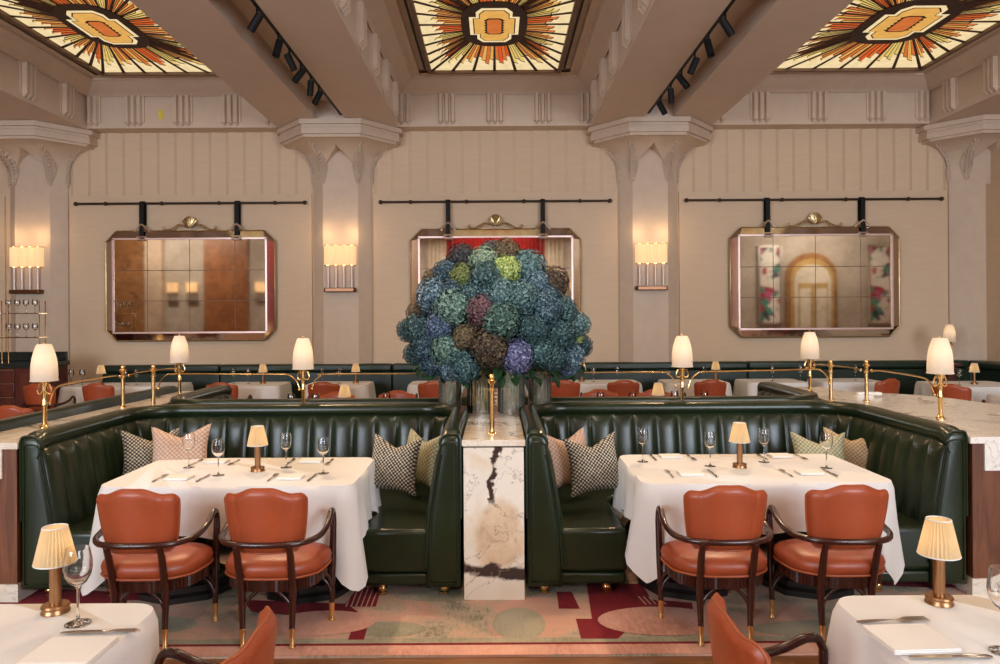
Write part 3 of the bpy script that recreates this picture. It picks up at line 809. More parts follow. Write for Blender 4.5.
def make_chair(label, group=None):
    t = thing('dining_chair', label, 'chair', group=group)
    # seat cushion: round-cornered, wider in front
    def outline(k, inset=0):
        a = 2 * PI * k; e = .62
        x = abs(cos(a)) ** e * (1 if cos(a) >= 0 else -1); y = abs(sin(a)) ** e * (1 if sin(a) >= 0 else -1)
        w = (.265 + .03 * y) - inset - (.035 if y < -.5 else 0) * (-y - .5) * 2
        return x * w, y * (.235 - inset) + .005
    def cushion(z0, z1, dome):
        g = G(); prof = [(.02, z0), (0, z0 + .012), (-.008, (z0 + z1) / 2), (0, z1 - .022), (.018, z1 - .006), (.05, z1 + dome * .35), (.12, z1 + dome * .8), (.19, z1 + dome), (.2349, z1 + dome)]
        g.grid(48, len(prof), lambda u, v: (*outline(u, prof[round(v * (len(prof) - 1))][0]), prof[round(v * (len(prof) - 1))][1]), cu=True)
        return g
    obj('seat', cushion(.365, .455, .02), MT['orange'], t, sm=70)
    g = G(); g.tube([(*outline(k / 40, -.004), .372) for k in range(40)], .006, 6, closed=True); obj('seat_piping', g, MT['orange_seam'], t)
    g = G()
    n = 120
    pts = [outline(k / n, .012 + (.006 if k % 2 else 0)) for k in range(n)]
    g.prism(pts, .30, .365); obj('reeded_apron', g, MT['wood'], t, sm=15)
    # backrest: barrel curved pad with a raised crest
    g = G()
    def back(u, v, side):
        s = u * 2 - 1
        hw = .216 - .034 * (1 - v) ** 1.6
        ang = s * .62
        x = hw * sin(ang) / sin(.62)
        h_ = min(1, max(0, (abs(s) - .18) / .52)); crest = .345 - .036 * h_ * h_ * (3 - 2 * h_)
        if abs(s) > .8: crest -= .030 * ((abs(s) - .8) / .2) ** 2.5
        z = .515 + v * crest
        if abs(s) > .86 and v < .3: z += .03 * (abs(s) - .86) / .14 * (1 - v / .3)
        y = -.262 + .085 * (1 - cos(ang)) / (1 - cos(.62)) - .045 * (v - .1)
        ed = min(1, (1 - abs(s)) * 7, v * 9, (1 - v) * 8); th = .026 * math.sqrt(max(0, 1 - (1 - ed) ** 2))
        groove = .005 * math.exp(-((abs(s) - (.66 - .10 * (1 - v))) / .03) ** 2)
        off = (th + .002 - groove) * side
        return (x + off * sin(ang) * .0, y + off, z)
    g.grid(41, 22, lambda u, v: back(u, v, -1)); g.grid(41, 22, lambda u, v: back(u, v, 1), flip=True)
    obj('backrest', g, MT['orange'], t, sm=80)
    g = G()
    edge = [back(u / 40, 1, 0) for u in range(41)] + [back(1, 1 - v / 20, 0) for v in range(1, 21)] + [back(1 - u / 40, 0, 0) for u in range(1, 41)] + [back(0, v / 20, 0) for v in range(1, 20)]
    g.tube(edge, .0055, 6, closed=True); obj('back_piping', g, MT['orange_seam'], t)
    # arm rail: one bent piece from front post round the back
    half = [(.272, .215, .56), (.273, .212, .600), (.272, .188, .638), (.272, .14, .638), (.275, .06, .605), (.272, -.04, .582), (.255, -.15, .572), (.20, -.245, .568), (.11, -.292, .568), (0, -.303, .568)]
    pts = smoothpath(half + [(-x, y, z) for x, y, z in half[-2::-1]], 5)
    g = G(); g.tube(pts, .0165, 10); obj('arm_rail', g, MT['wood'], t, sm=60)
    for s in (-1, 1):
        g = G(); g.tube([(s * .262, .205, .095), (s * .268, .205, .36), (s * .272, .213, .56), (s * .2725, .213, .60)], [.0145, .021, .019, .017], 10)
        l = obj('front_leg', g, MT['wood'], t, sm=60)
        g = G(); g.lathe([(.012, 0), (.0185, .002), (.0185, .008), (.0135, .018), (.0165, .10), (.0175, .104), (.0175, .108)], 12, (s * .262, .205, 0)); obj('ferrule', g, MT['brass'], l)
        g = G(); g.tube([(s * .130, -.205, .09), (s * .135, -.200, .30), (s * .138, -.262, .50), (s * .138, -.296, .562)], [.0145, .021, .019, .015], 10)
        l = obj('rear_leg', g, MT['wood'], t, sm=60)
        g = G(); g.lathe([(.012, 0), (.0185, .002), (.0185, .008), (.0135, .018), (.0165, .10), (.0175, .104), (.0175, .108)], 12, (s * .130, -.206, 0)); obj('ferrule', g, MT['brass'], l)
        g = G(); g.tube(smoothpath([(s * .265, .19, .20), (s * .258, .165, .255), (s * .245, .12, .295), (s * .235, .06, .312)], 5), .010, 8); obj('arched_brace', g, MT['wood'], t, sm=60)
    for y, w in ((.19, .262), (-.20, .132)):
        g = G(); g.tube(smoothpath([(-w, y, .17), (-w * .85, y, .24), (-w * .4, y, .30), (0, y, .315), (w * .4, y, .30), (w * .85, y, .24), (w, y, .17)], 4), .010, 8); obj('arched_brace', g, MT['wood'], t, sm=60)
    for c in kids(t):
        for q in [c] + kids(c):
            for v in q.data.vertices: v.co.y *= .86
    return t

def make_far_chair(label, group=None):
    "same chair in lighter mesh, for the rows near the wall"
    t = thing('dining_chair', label, 'chair', group=group)
    return t

def rrect(hw, hd, r, n=7):
    P = []
    for cx, cy, a0 in ((hw - r, hd - r, 0), (-hw + r, hd - r, PI / 2), (-hw + r, -hd + r, PI), (hw - r, -hd + r, 3 * PI / 2)):
        for k in range(n): a = a0 + PI / 2 * k / (n - 1); P.append((cx + r * cos(a), cy + r * sin(a)))
    return P
def densify(P, step):
    out = []
    for i in range(len(P)):
        a, b = Vector(P[i]), Vector(P[(i + 1) % len(P)]); n = max(1, int((b - a).length / step))
        for k in range(n): out.append(a.lerp(b, k / n))
    return out
def make_cloth(hw, hd, drop, corner, seed=1, top=.75, step=.03, r=.10):
    rnd = random.Random(seed); P = densify(rrect(hw, hd, r), step); N = len(P)
    cum = [0]
    for i in range(N): cum.append(cum[-1] + (P[(i + 1) % N] - P[i]).length)
    ph = [rnd.uniform(0, 6) for _ in range(8)]
    g = G(); R = 12; vs = []
    cs = [Vector((sx * hw, sy * hd)) for sx in (1, -1) for sy in (1, -1)]
    for i, p in enumerate(P):
        n = (P[(i + 1) % N] - P[i - 1]).normalized(); n = Vector((n.y, -n.x))
        s = cum[i]
        dc = min((p - c).length for c in cs)
        w = max(0, 1 - max(0, dc - r * .38) / .27) ** 1.35
        w2 = math.exp(-(max(0, dc - r * .4) / .30) ** 2)
        d = drop + (corner - drop) * w + .012 * sin(s * 6 + ph[0])
        for k in range(R + 1):
            v = k / R
            rip = (.016 * sin(s * 11 + ph[1]) + .012 * sin(s * 23 + ph[2])) * v * (1 - .4 * w) + w2 * .052 * sin((dc - .05) * 30 + ph[3]) * v ** 1.2
            out = .004 + .014 * v ** .8 + w * .035 * v + rip
            rad = .012
            z = top - d * v if k else top
            if k == 0: out = -.008
            vs.append((p.x + n.x * out, p.y + n.y * out, z))
    fs = []
    for i in range(N):
        j = (i + 1) % N
        for k in range(R): fs.append((i * (R + 1) + k, i * (R + 1) + k + 1, j * (R + 1) + k + 1, j * (R + 1) + k))
    fs.append(tuple(i * (R + 1) for i in range(N)))
    g.add(vs, fs)
    return g
def make_table(hw, hd, label, group=None):
    t = thing('dining_table', label, 'table', group=group)
    g = G(); g.prism(rrect(hw - .02, hd - .02, .09, 5), .70, .742); obj('tabletop', g, MT['blackwood'], t)
    for s in ((-1, 1) if hw > .6 else (0,)):
        k = hw * .52 * s; g = G()
        R = .25 if hw > .6 else .2
        g.lathe([(R * 1.2, 0), (R * 1.2, .035), (R * 1.08, .05), (R * 1.08, .085), (R * .9, .10), (R * .8, .13)], 8, (k, 0, 0)); obj('pedestal_base', g, MT['blackwood'], t, sm=20)
        g = G(); g.lathe([(R * .62, .12), (R * .5, .2), (R * .42, .7)], 8, (k, 0, 0)); obj('pedestal_column', g, MT['blackwood'], t, sm=20)
    return t

def make_table_lamp(label, group, e=.2):
    t = thing('table_lamp', label, 'lamp', group=group)
    g = G(); g.lathe([(.0001, 0), (.045, 0), (.045, .006), (.042, .010), (.042, .018), (.045, .021), (.042, .027), (.0001, .028)], 28); obj('base', g, MT['bronze'], t)
    g = G(); g.lathe([(.0185, .026), (.0185, .195), (.011, .20), (.011, .225), (.0001, .226)], 24); obj('stem', g, MT['bronze'], t)
    n = 60; g = G()
    def sh(u, v, o=0):
        r = .064 - .027 * v + o; r += .0026 * (1 if round(u * n) % 2 else -1)
        return (r * cos(2 * PI * u), r * sin(2 * PI * u), .168 + .120 * v)
    g.grid(n, 5, lambda u, v: sh(u, v), cu=True)
    obj('shade', g, MT['shade'], t, sm=30)
    g = G(); 
    for z, r in ((.168, .065), (.288, .038)):
        g = G(); g.tube([(r * cos(a), r * sin(a), z) for a in [2 * PI * k / 36 for k in range(36)]], .0022, 6, closed=True)
        obj('shade_trim', g, MT['cloth'], t)
    g = G(); g.lathe([(.0001, .282), (.036, .284)], 24, caps=False); obj('shade_top', g, MT['shade'], t)
    g = G(); g.ball((0, 0, .240), .012, 10); obj('bulb', g, MT['bulb'], t)
    point_light('table_lamp_glow', (0, 0, .215), e, r=.03, parent=t).location = (0, .03, .215)
    return t

def make_pole_lamp(label, group, e=.28, arms=()):
    t = thing('counter_lamp', label, 'lamp', group=group)
    g = G(); g.lathe([(.036, 0), (.036, .006), (.024, .014), (.018, .03)], 18); obj('foot', g, MT['brass'], t)
    g = G(); g.lathe([(.0155, .02), (.0155, .14), (.019, .145), (.019, .16), (.0165, .165), (.0175, .235), (.023, .245), (.019, .26), (.030, .300), (.034, .312), (.0001, .314)], 14); obj('stem', g, MT['brass'], t, sm=50)
    g = G(); n = 48
    prof = [(.091, 0), (.093, .004), (.087, .010), (.087, .06), (.084, .11), (.077, .155), (.066, .195), (.053, .230), (.046, .243)]
    g.grid(n, len(prof), lambda u, v: ((prof[round(v * 8)][0] * (1 - .022 * abs(cos(u * PI * 8)) ** 4)) * cos(2 * PI * u), (prof[round(v * 8)][0] * (1 - .022 * abs(cos(u * PI * 8)) ** 4)) * sin(2 * PI * u), .310 + prof[round(v * 8)][1]), cu=True)
    obj('shade', g, MT['bell'], t, sm=60)
    g = G(); g.lathe([(.0001, .551), (.046, .551)], 20, caps=False); obj('shade_top', g, MT['bell'], t)
    g = G(); g.lathe([(.004, .545), (.004, .56), (.008, .563), (.0001, .572)], 10); obj('finial', g, MT['brass'], t)
    for s in (-1, 1):
        g = G(); g.tube(smoothpath([(s * .014, 0, .235), (s * .04, 0, .225), (s * .05, 0, .25), (s * .035, 0, .29)], 4), .006, 6); obj('scroll', g, MT['brass'], t)
    g = G(); g.ball((0, 0, .41), .022, 10); obj('bulb', g, MT['bulb'], t)
    point_light('counter_lamp_glow', (0, 0, .45), e, r=.04, parent=t)
    t.scale = (.97, .97, 1.055)
    return t

def make_post(label, h=.36, r=.0155, col='brass'):
    t = thing('brass_post', label, 'post')
    g = G(); g.lathe([(.030, 0), (.030, .006), (.02, .014), (.0001, .016)], 18); obj('foot', g, MT[col], t)
    g = G(); g.lathe([(r, .01), (r, h - .10), (r * 1.5, h - .095), (r * 1.5, h - .085), (r, h - .08), (r, h - .055), (r * 1.9, h - .04), (r * 1.9, h - .03), (r, h - .02)], 16); obj('shaft', g, MT[col], t, sm=50)
    g = G(); g.ball((0, 0, h - .008), r * 1.25, 12); obj('ball_finial', g, MT[col], t)
    return t

def rail(label, pts, r=.0062):
    t = thing('brass_rail', label, 'rail', tuple(pts[0]))
    o = Vector(pts[0]); g = G(); g.tube(smoothpath([Vector(p) - o for p in pts], 6), r, 8); obj('rod', g, MT['brass'], t)
    for p in (pts[0], pts[-1]):
        g = G(); g.ball(Vector(p) - o, r * 2.0, 10); obj('end_knob', g, MT['brass'], t)
    return t

def make_glass(label, group, big=1.0, seg=24, mat='glass'):
    t = thing('wine_glass', label, 'wine glass', group=group)
    k = big
    if mat == 'glass':
        out = [(.0001, 0), (.036, .0005), (.037, .0015), (.015, .004), (.005, .010), (.0038, .03), (.0038, .105), (.008, .113), (.024, .125), (.036, .146), (.0405, .17), (.039, .195), (.034, .222), (.0325, .228)]
        inn = [(.0318, .228), (.0332, .222), (.038, .195), (.0393, .17), (.0348, .147), (.023, .1275), (.008, .118), (.0001, .1165)]
        prof = out + inn
        g = G(); g.lathe([(a * k, b * k) for a, b in prof], seg, caps=False); obj('glass_bowl', g, MT['glass'], t, sm=60)
    else:
        prof = [(.0001, .0005), (.036, .001), (.012, .004), (.0045, .010), (.0035, .03), (.0035, .105), (.008, .113), (.024, .125), (.036, .146), (.0405, .17), (.039, .195), (.034, .222), (.0325, .228)]
        g = G(); g.lathe([(a * k, b * k) for a, b in prof], seg, caps=False); obj('glass_bowl', g, MT['thin'], t, sm=60)
    return t

def make_fork():
    g = G()
    g.tube([(0, -.10, .003), (0, -.07, .004), (0, 0, .006), (0, .03, .005)], [.0055, .0065, .003, .003], 6, flat=.5)
    g.prism([(-.003, .028), (.003, .028), (.0126, .05), (.0126, .058), (-.0126, .058), (-.0126, .05)], .003, .0075)
    for x in (-.0108, -.0036, .0036, .0108): g.prism([(x - .0018, .056), (x + .0018, .056), (x + .0012, .112), (x - .0012, .112)], .004, .0075)
    return g
def make_knife():
    g = G()
    g.tube([(0, -.11, .004), (0, -.10, .005), (0, -.03, .006), (0, -.01, .005)], [.004, .0075, .006, .0045], 8, flat=.6)
    g.prism([(-.004, -.01), (.007, -.01), (.009, .02), (.009, .08), (.004, .105), (-.003, .11), (-.004, .09)], .003, .0055)
    return g
def make_napkin(w=.15, d=.11):
    g = G()
    for k in range(4):
        z = .001 + k * .0035; j = .002 * (k % 2)
        g.prism(rrect(w / 2 - j, d / 2 - j, .004, 3), z, z + .003)
    return g

def make_pillow(matn, seed=0, w=.215):
    rnd = random.Random(seed); g = G(); n = 23
    def f(u, v, s):
        a, b = u * 2 - 1, v * 2 - 1
        th = .075 * (max(0, (1 - abs(a) ** 3.0)) * max(0, (1 - abs(b) ** 3.0))) ** .55
        pinx = 1 - .16 * (1 - b * b) * abs(a) ** 2; pinz = 1 - .14 * (1 - a * a) * abs(b) ** 2
        x = a * w * pinx; z = b * w * pinz
        notch = math.exp(-(a / .42) ** 2) * max(0, (b + .3) / 1.3) ** 1.3
        notch = max(0, 1 - abs(a) / .85) ** 1.1 * max(0, (b + .2) / 1.2) ** 1.6
        z -= .062 * notch; th *= 1 - .35 * notch
        if b > 0: x *= 1 - .05 * b
        return (x, s * th, z)
    g.grid(n, n, lambda u, v: f(u, v, -1)); g.grid(n, n, lambda u, v: f(u, v, 1), flip=True)
    return g

# upholstered back swept along a plan path, with upright channels
def path_round(P, R, step=.0086):
    "polyline with rounded corners -> evenly spaced points"
    out = []
    for i, p in enumerate(P):
        p = Vector(p)
        if 0 < i < len(P) - 1 and R[i] > 0:
            a, b = (Vector(P[i - 1]) - p).normalized(), (Vector(P[i + 1]) - p).normalized()
            r = R[i]; ang = a.angle(b); d = r / math.tan(ang / 2); c = p + (a + b).normalized() * (r / sin(ang / 2))
            s, e = p + a * d, p + b * d
            v0, v1 = s - c, e - c; tot = v0.angle(v1); n = max(6, int(tot * r / .02))
            for k in range(n + 1):
                t = k / n; out.append(c + (v0 * sin((1 - t) * tot) + v1 * sin(t * tot)) / sin(tot))
        else: out.append(p)
    res = [out[0]]; acc = 0
    tot = sum((out[i + 1] - out[i]).length for i in range(len(out) - 1)); n = int(tot / step); st = tot / n; need = st
    for i in range(len(out) - 1):
        a, b = out[i], out[i + 1]; L = (b - a).length; pos = 0
        while need <= L - pos + 1e-9:
            pos += need; res.append(a.lerp(b, min(1, pos / L))); need = st
        need -= (L - pos)
    if (res[-1] - out[-1]).length > st * .3: res.append(out[-1])
    return res
def backrest(Ppath, side, pitch, zt=1.04, zseat=.40, z0=.075, th=(.215, .125), chan=.026, end_dip=True):
    "side +1: seat lies to the right of the direction of travel"
    g = G(); N = len(Ppath); L = 0; rows = []
    prof0 = [(th[0] * .98, z0, 0), (th[0], .20, 0), (th[0], zseat, 1), (th[0] - .005, zseat + .08, 1), (th[0] - .02, zseat + .18, 1), (th[0] - .04, zseat + .30, 1), (th[0] - .065, zt - .20, 1), (th[0] - .078, zt - .145, .9), (th[0] - .092, zt - .11, .55), (th[0] - .105, zt - .093, .12),
             (th[1] - .022, zt - .088, 0), (th[1] - .010, zt - .080, 0), (th[1] - .002, zt - .062, 0), (th[1] - .002, zt - .04, 0), (th[1] - .010, zt - .018, 0), (th[1] - .028, zt - .005, 0), (th[1] - .045, zt, 0), (.022, zt, 0), (.008, zt - .006, 0), (0, zt - .025, 0), (0, .5, 0), (0, z0, 0)]
    seg = [0]
    for i in range(1, N): seg.append(seg[-1] + (Ppath[i] - Ppath[i - 1]).length)
    tot = seg[-1]; nch = max(1, round(tot / pitch)); pw = tot / nch
    for i, p in enumerate(Ppath):
        t = (Ppath[min(i + 1, N - 1)] - Ppath[max(i - 1, 0)]).normalized(); nrm = Vector((t.y, -t.x)) * side
        u = ((seg[i] / pw) % 1) * 2 - 1
        b = chan * (math.sqrt(max(0, 1 - abs(u) ** 2.2)) - .5)
        e = min(seg[i], tot - seg[i]); dip = .022 * math.exp(-(e / .05) ** 2) if end_dip else 0
        row = []
        for d, z, c in prof0:
            zz = z - (dip if z > zt - .1 else 0)
            row.append((p.x + nrm.x * (d + b * c), p.y + nrm.y * (d + b * c), zz))
        rows.append(row)
    m = len(prof0); vs = [q for r in rows for q in r]; fs = []
    for i in range(N - 1):
        for k in range(m - 1):
            f = (i * m + k, i * m + k + 1, (i + 1) * m + k + 1, (i + 1) * m + k)
            fs.append(f if side > 0 else f[::-1])
    g.add(vs, fs)
    caps = []
    for i in (0, N - 1):
        t = (Ppath[1] - Ppath[0]).normalized() * -1 if i == 0 else (Ppath[-1] - Ppath[-2]).normalized()
        row = rows[i]; cx = sum(q[0] for q in row) / m; cy = sum(q[1] for q in row) / m
        cz = .5
        ring = [row]
        for sc, fo in ((.93, .016), (.80, .022), (.55, .026)):
            r2 = []
            for q in row:
                zc = cz + (q[2] - cz) * (1 - (1 - sc) * .28)
                r2.append((cx + (q[0] - cx) * sc + t.x * fo, cy + (q[1] - cy) * sc + t.y * fo, zc))
            ring.append(r2)
        cg = G(); cv = [q for r in ring for q in r]; cf = []
        for a in range(3):
            for k in range(m): cf.append((a * m + k, a * m + (k + 1) % m, (a + 1) * m + (k + 1) % m, (a + 1) * m + k))
        cf.append(tuple(3 * m + k for k in range(m)))
        cg.add(cv, cf); caps.append((cg, row, t))
    return g, caps
def u_poly(w, d, bk, sd, ins=0):
    "U shaped plan: outer width w, depth d (0=open front), seat starting sd from the outside; bk/sd band widths"
    return None

def make_booth(W, D, rl, rr, label, group, seat_d=.62):
    "U booth, open to -y. local x 0..W, y 0 (front) .. D (back)"
    t = thing('banquette_booth', label, 'booth', group=group)
    P = path_round([(0, 0), (0, D), (W, D), (W, 0)], [0, rl, rr, 0])
    g, caps = backrest(P, 1, .172)
    obj('backrest', g, MT['green'], t, sm=50)
    for cg, row, tt in caps:
        obj('arm_end', cg, MT['green'], t, sm=50)
        pg = G(); pg.tube([(x + tt.x * .012, y + tt.y * .012, z) for x, y, z in row[1:-1]] , .009, 8); obj('piping', pg, MT['green'], t)
        m_ = len(row); pg = G(); pg.tube([(x + tt.x * .003, y + tt.y * .003, .5 + (z - .5) * .96) for x, y, z in cg.v[2 * m_:3 * m_]], .006, 6, closed=True); obj('stitched_welt', pg, MT['green'], t)
    def band(i0, i1, z0, z1, rin=.16):
        # U ring between inset i0 from the outside and i1, corners rounded
        def arc(cx, cy, r, a0, a1, n=8): return [(cx + r * cos(a0 + (a1 - a0) * k / n), cy + r * sin(a0 + (a1 - a0) * k / n)) for k in range(n + 1)]
        R1, R2 = max(.05, rl - i0), max(.05, rr - i0)
        o = [(i0, -.0)] + arc(i0 + R1, D - i0 - R1, R1, PI, PI / 2) + arc(W - i0 - R2, D - i0 - R2, R2, PI / 2, 0) + [(W - i0, 0)]
        inn = [(W - i1, 0)] + arc(W - i1 - rin, D - i1 - rin, rin, 0, PI / 2) + arc(i1 + rin, D - i1 - rin, rin, PI / 2, PI) + [(i1, 0)]
        return o + inn
    def ring(z0, z1, i0, i1, y0=0, bev=.02):
        pts = [(x, y if y > .001 else y0) for x, y in band(i0, i1, z0, z1)]
        g = G(); g.prism(pts, z0, z1); return g
    obj('seat_cushion', ring(.155, .425, .19, seat_d, .012), MT['green'], t, bev=.028, seg=3, sm=50)
    obj('seat_base', ring(.078, .152, .16, seat_d - .01, .02), MT['green'], t, bev=.018, seg=3, sm=50)
    for (x, y) in ((.11, .10), (W - .11, .10), (seat_d - .12, .10), (W - seat_d + .12, .10), (.15, D - .15), (W - .15, D - .15), (W / 2, D - .12)):
        g = G(); g.lathe([(.026, 0), (.032, .004), (.032, .018), (.028, .022), (.031, .03), (.031, .05), (.027, .055), (.03, .058), (.03, .079)], 14, (x, y, 0)); obj('foot', g, MT['brass'], t)
    return t
# ================================================================== the rug
def flat(g, pts, mi, z): g.add([(x, y, z) for x, y in pts], [tuple(range(len(pts)))], mi)
def circ(cx, cy, rx, ry, a0=0, a1=2 * PI, n=28): return [(cx + rx * cos(a0 + (a1 - a0) * k / n), cy + ry * sin(a0 + (a1 - a0) * k / n)) for k in range(n + (0 if abs(a1 - a0) > 6.2 else 1))]
g = G(); g.box(-7.4, 7.4, 3.81, 9.5, -.012, 0, 0)
flat(g, [(-7.4, 3.81), (7.4, 3.81), (7.4, 3.925), (-7.4, 3.925)], 1, .0012)
flat(g, [(-7.4, 3.925), (7.4, 3.925), (7.4, 3.95), (-7.4, 3.95)], 3, .0016)
flat(g, [(-7.4, 3.95), (7.4, 3.95), (7.4, 4.01), (-7.4, 4.01)], 2, .0012)
# geometric figures woven into it
def R(px, py): p = on(px, py, 0); return (p.x, p.y)
flat(g, [R(555, 592), R(570, 592), R(578, 609), R(557, 609)], 3, .002)
flat(g, [R(585, 584), R(640, 584), R(650, 600), R(660, 622), R(634, 622), R(616, 639), R(579, 639), R(574, 619), R(590, 619)], 3, .002)
flat(g, circ(.93, 4.22, .36, .20), 1, .003)
flat(g, [R(628, 598), R(690, 603), R(694, 625), R(668, 622), R(640, 612)], 3, .0022)
for k in range(5): flat(g, [R(636 + k * 5, 597), R(637.5 + k * 5, 597), R(645 + k * 5, 605), R(643.5 + k * 5, 605)], 1, .0034)
flat(g, [R(356, 588), R(380, 588), R(374, 607), R(341, 607)], 3, .002)
for k in range(6): flat(g, [R(352 + k * 5, 586), R(353.2 + k * 5, 586), R(345 + k * 5, 607), R(343.6 + k * 5, 607)], 1, .0028)
flat(g, [R(355, 617), R(369, 616), R(362, 640), R(346, 640)], 3, .002)
flat(g, [R(240, 600), R(345, 604), R(356, 612), R(350, 622), R(250, 612)], 3, .0018)
flat(g, circ(-1.0, 4.22, .30, .17), 1, .003)
flat(g, [R(110, 590), R(165, 592), R(150, 601), R(100, 600)], 3, .002)
flat(g, circ(-.62, 4.13, .22, .10), 2, .0014); flat(g, circ(-.35, 4.62, .30, .10), 2, .0014); flat(g, circ(0.12, 4.2, .15, .22), 2, .0014)
flat(g, circ(1.9, 4.1, .5, .12), 2, .0014); flat(g, circ(-2.2, 4.2, .5, .15), 2, .0014)
flat(g, circ(-2.9, 4.6, .6, .16), 3, .0016); flat(g, circ(2.9, 4.9, .7, .2), 3, .0016)
tag(obj('rug', g, [MT['rug'], MT['rug_pink'], MT['rug_sage'], MT['rug_red']], sm=0), 'large pink and sage rug with crimson geometric figures under the booths', 'rug')

# ================================================================== counters
t = thing('marble_counter', 'narrow figured marble counter between the two green booths, carrying the flowers', 'counter', (-.02, 4.545, 0))
g = G(); g.box(-.185, .185, 0, 1.5, 0, .935); g.box(-.17, .17, 1.70, 3.2, 0, .983); obj('marble_body', g, MT['slab'], t, sm=0)
g = G(); g.box(-.195, .195, -.012, 1.51, .945, .983); obj('marble_top', g, MT['marble'], t, bev=.004, sm=0)
g = G(); g.box(-2.85, 2.85, 1.52, 1.69, 0, .94); g.box(-2.86, 2.86, 1.515, 1.695, .945, .983); obj('marble_spine', g, MT['marble'], t, sm=0)
def side_counter(label, poly, front, loc):
    t = thing('marble_counter', label, 'counter', loc)
    x0, x1 = front
    g = G(); g.prism([(x + (0.015 if x < 0 else 0), y) for x, y in poly], .945, .983); obj('marble_top', g, MT['marble_top'] if loc[0] > 0 else MT['marble'], t, sm=0)
    return t
t = thing('marble_counter', 'marble topped walnut counter beside the booth at the glass rack side', 'counter', (-3.15, 4.545, 0))
g = G(); g.prism([(-.21, 0), (.205, 0), (.205, 1.5), (.205, 3.1), (-.12, 3.1), (-.12, 2.3)], .943, .983); obj('marble_top', g, MT['marble'], t, sm=0)
g = G(); g.box(-.19, .19, .015, 2.9, .11, .942); obj('walnut_panel', g, MT['walnut'], t, sm=0)
g = G(); g.box(-.2, .2, .005, 2.9, 0, .11); obj('marble_plinth', g, MT['marble'], t, sm=0)
g = G(); g.box(-.2, .105, .003, .02, .76, .942); obj('marble_panel', g, MT['marble'], t, sm=0)
t = thing('marble_counter', 'broad pale marble counter with walnut side beyond the second booth', 'counter', (3.1, 4.545, 0))
top = [(-.19, 0), (2.1, 0), (2.0, .9), (1.15, 1.3), (1.02, 1.75), (.92, 2.15), (.72, 2.42), (.48, 2.52), (.33, 2.75), (.28, 3.15), (-.19, 3.15)]
top = [(-.19, 0), (2.1, 0), (2.0, .9)] + [tuple(p)[:2] for p in smoothpath([(1.15, 1.35, 0), (1.02, 1.75, 0), (.92, 2.15, 0), (.72, 2.42, 0), (.48, 2.56, 0), (.33, 2.85, 0), (.28, 3.15, 0)], 4)] + [(-.19, 3.15)]
g = G(); g.prism(top, .943, .983); obj('marble_top', g, MT['marble_top'], t, sm=0)
g = G(); g.prism([(-.17, .015), (2.0, .015), (1.9, .85), (1.0, 1.4), (.85, 2.1), (.4, 2.45), (.2, 3.0), (-.17, 3.0)], .11, .942); obj('walnut_panel', g, MT['walnut'], t, sm=0)
g = G(); g.prism([(-.18, .005), (2.0, .005), (1.9, .86), (1.0, 1.4), (.85, 2.1), (.4, 2.45), (.2, 3.0), (-.18, 3.0)], 0, .11); obj('marble_plinth', g, MT['marble'], t, sm=0)
g = G(); g.box(-.10, .6, .003, .02, .775, .942); obj('marble_panel', g, MT['marble_top'], t, sm=0)

# ================================================================== booths
GB = 'green channelled booths'
bw = 2.70
b1 = make_booth(bw, 1.50, .42, .38, 'dark green channelled booth around the table nearer the glass rack', GB); b1.location = (-2.925, 4.56, 0)
b2 = make_booth(bw, 1.50, .38, .42, 'dark green channelled booth around the table nearer the broad counter', GB); b2.location = (.185, 4.56, 0)
b3 = dup(b2, (-.215 + .0, 7.76, 0), PI, 'green booth backing onto the near one on the glass rack side, facing the wall'); b3.location = (-.225, 7.80, 0)
b4 = dup(b1, (2.885, 7.80, 0), PI, 'green booth backing onto the near one on the broad counter side, facing the wall')
# long banquette back running along the outer counter
t = thing('banquette_booth', 'long green banquette back running away beside the strip counter with the brass posts', 'booth', (-3.40, 4.40, 0))
P = path_round([(0, 0), (0, 1.8), (.08, 3.35)], [0, 2.0, 0])
g, caps = backrest(P[::1], -1, .3)
obj('backrest', g, MT['green'], t, sm=50)
for cg, row, tt in caps: obj('arm_end', cg, MT['green'], t, sm=50)
g = G(); g.box(-.62, -.19, .01, 3.2, .09, .42); obj('seat_cushion', g, MT['green'], t, bev=.03, seg=3)
for y in (.12, 1.6, 3.0):
    g = G(); g.lathe([(.03, 0), (.03, .09)], 12, (-.12, y, 0)); obj('foot', g, MT['brass'], t)
# wall banquette in sections
WB = 'wall banquette sections'
xs = [-6.27, -4.4, -1.66, 1.2, 4.0, 6.95]
names = ['under the mirror by the glass rack', 'behind the table at the first column', 'behind the hydrangeas', 'below the column between the last mirrors', 'under the mirror over the broad counter']
for k in range(5):
    x0, x1 = xs[k] + .004, xs[k + 1] - .004
    t = thing('wall_banquette', 'green leather wall banquette section ' + names[k], 'banquette', ((x0 + x1) / 2, 11.9, 0), 0, WB)
    w = (x1 - x0) / 2
    g = G(); g.box(-w, w, -.14, .05, .40, .86); obj('back_panel', g, MT['green2'], t, bev=.02, seg=3)
    g = G(); g.box(-w, w, -.17, .05, .865, .985); obj('top_roll', g, MT['green2'], t, bev=.035, seg=4)
    g = G(); g.box(-w, w, -.58, .05, .12, .42); obj('seat', g, MT['green2'], t, bev=.03, seg=3)
    g = G(); g.box(-w + .02, w - .02, -.52, .04, 0, .12); obj('plinth', g, MT['walnut'], t, sm=0)
t = thing('wall_banquette', 'green leather banquette section turning forward along the side wall', 'banquette', (7.0, 9.6, 0), 0, WB)
g = G(); g.box(.57, .77, 0, 2.35, .40, .86); g.box(-.03, .55, 2.16, 2.34, .40, .86); obj('back_panel', g, MT['green2'], t, bev=.02, seg=3)
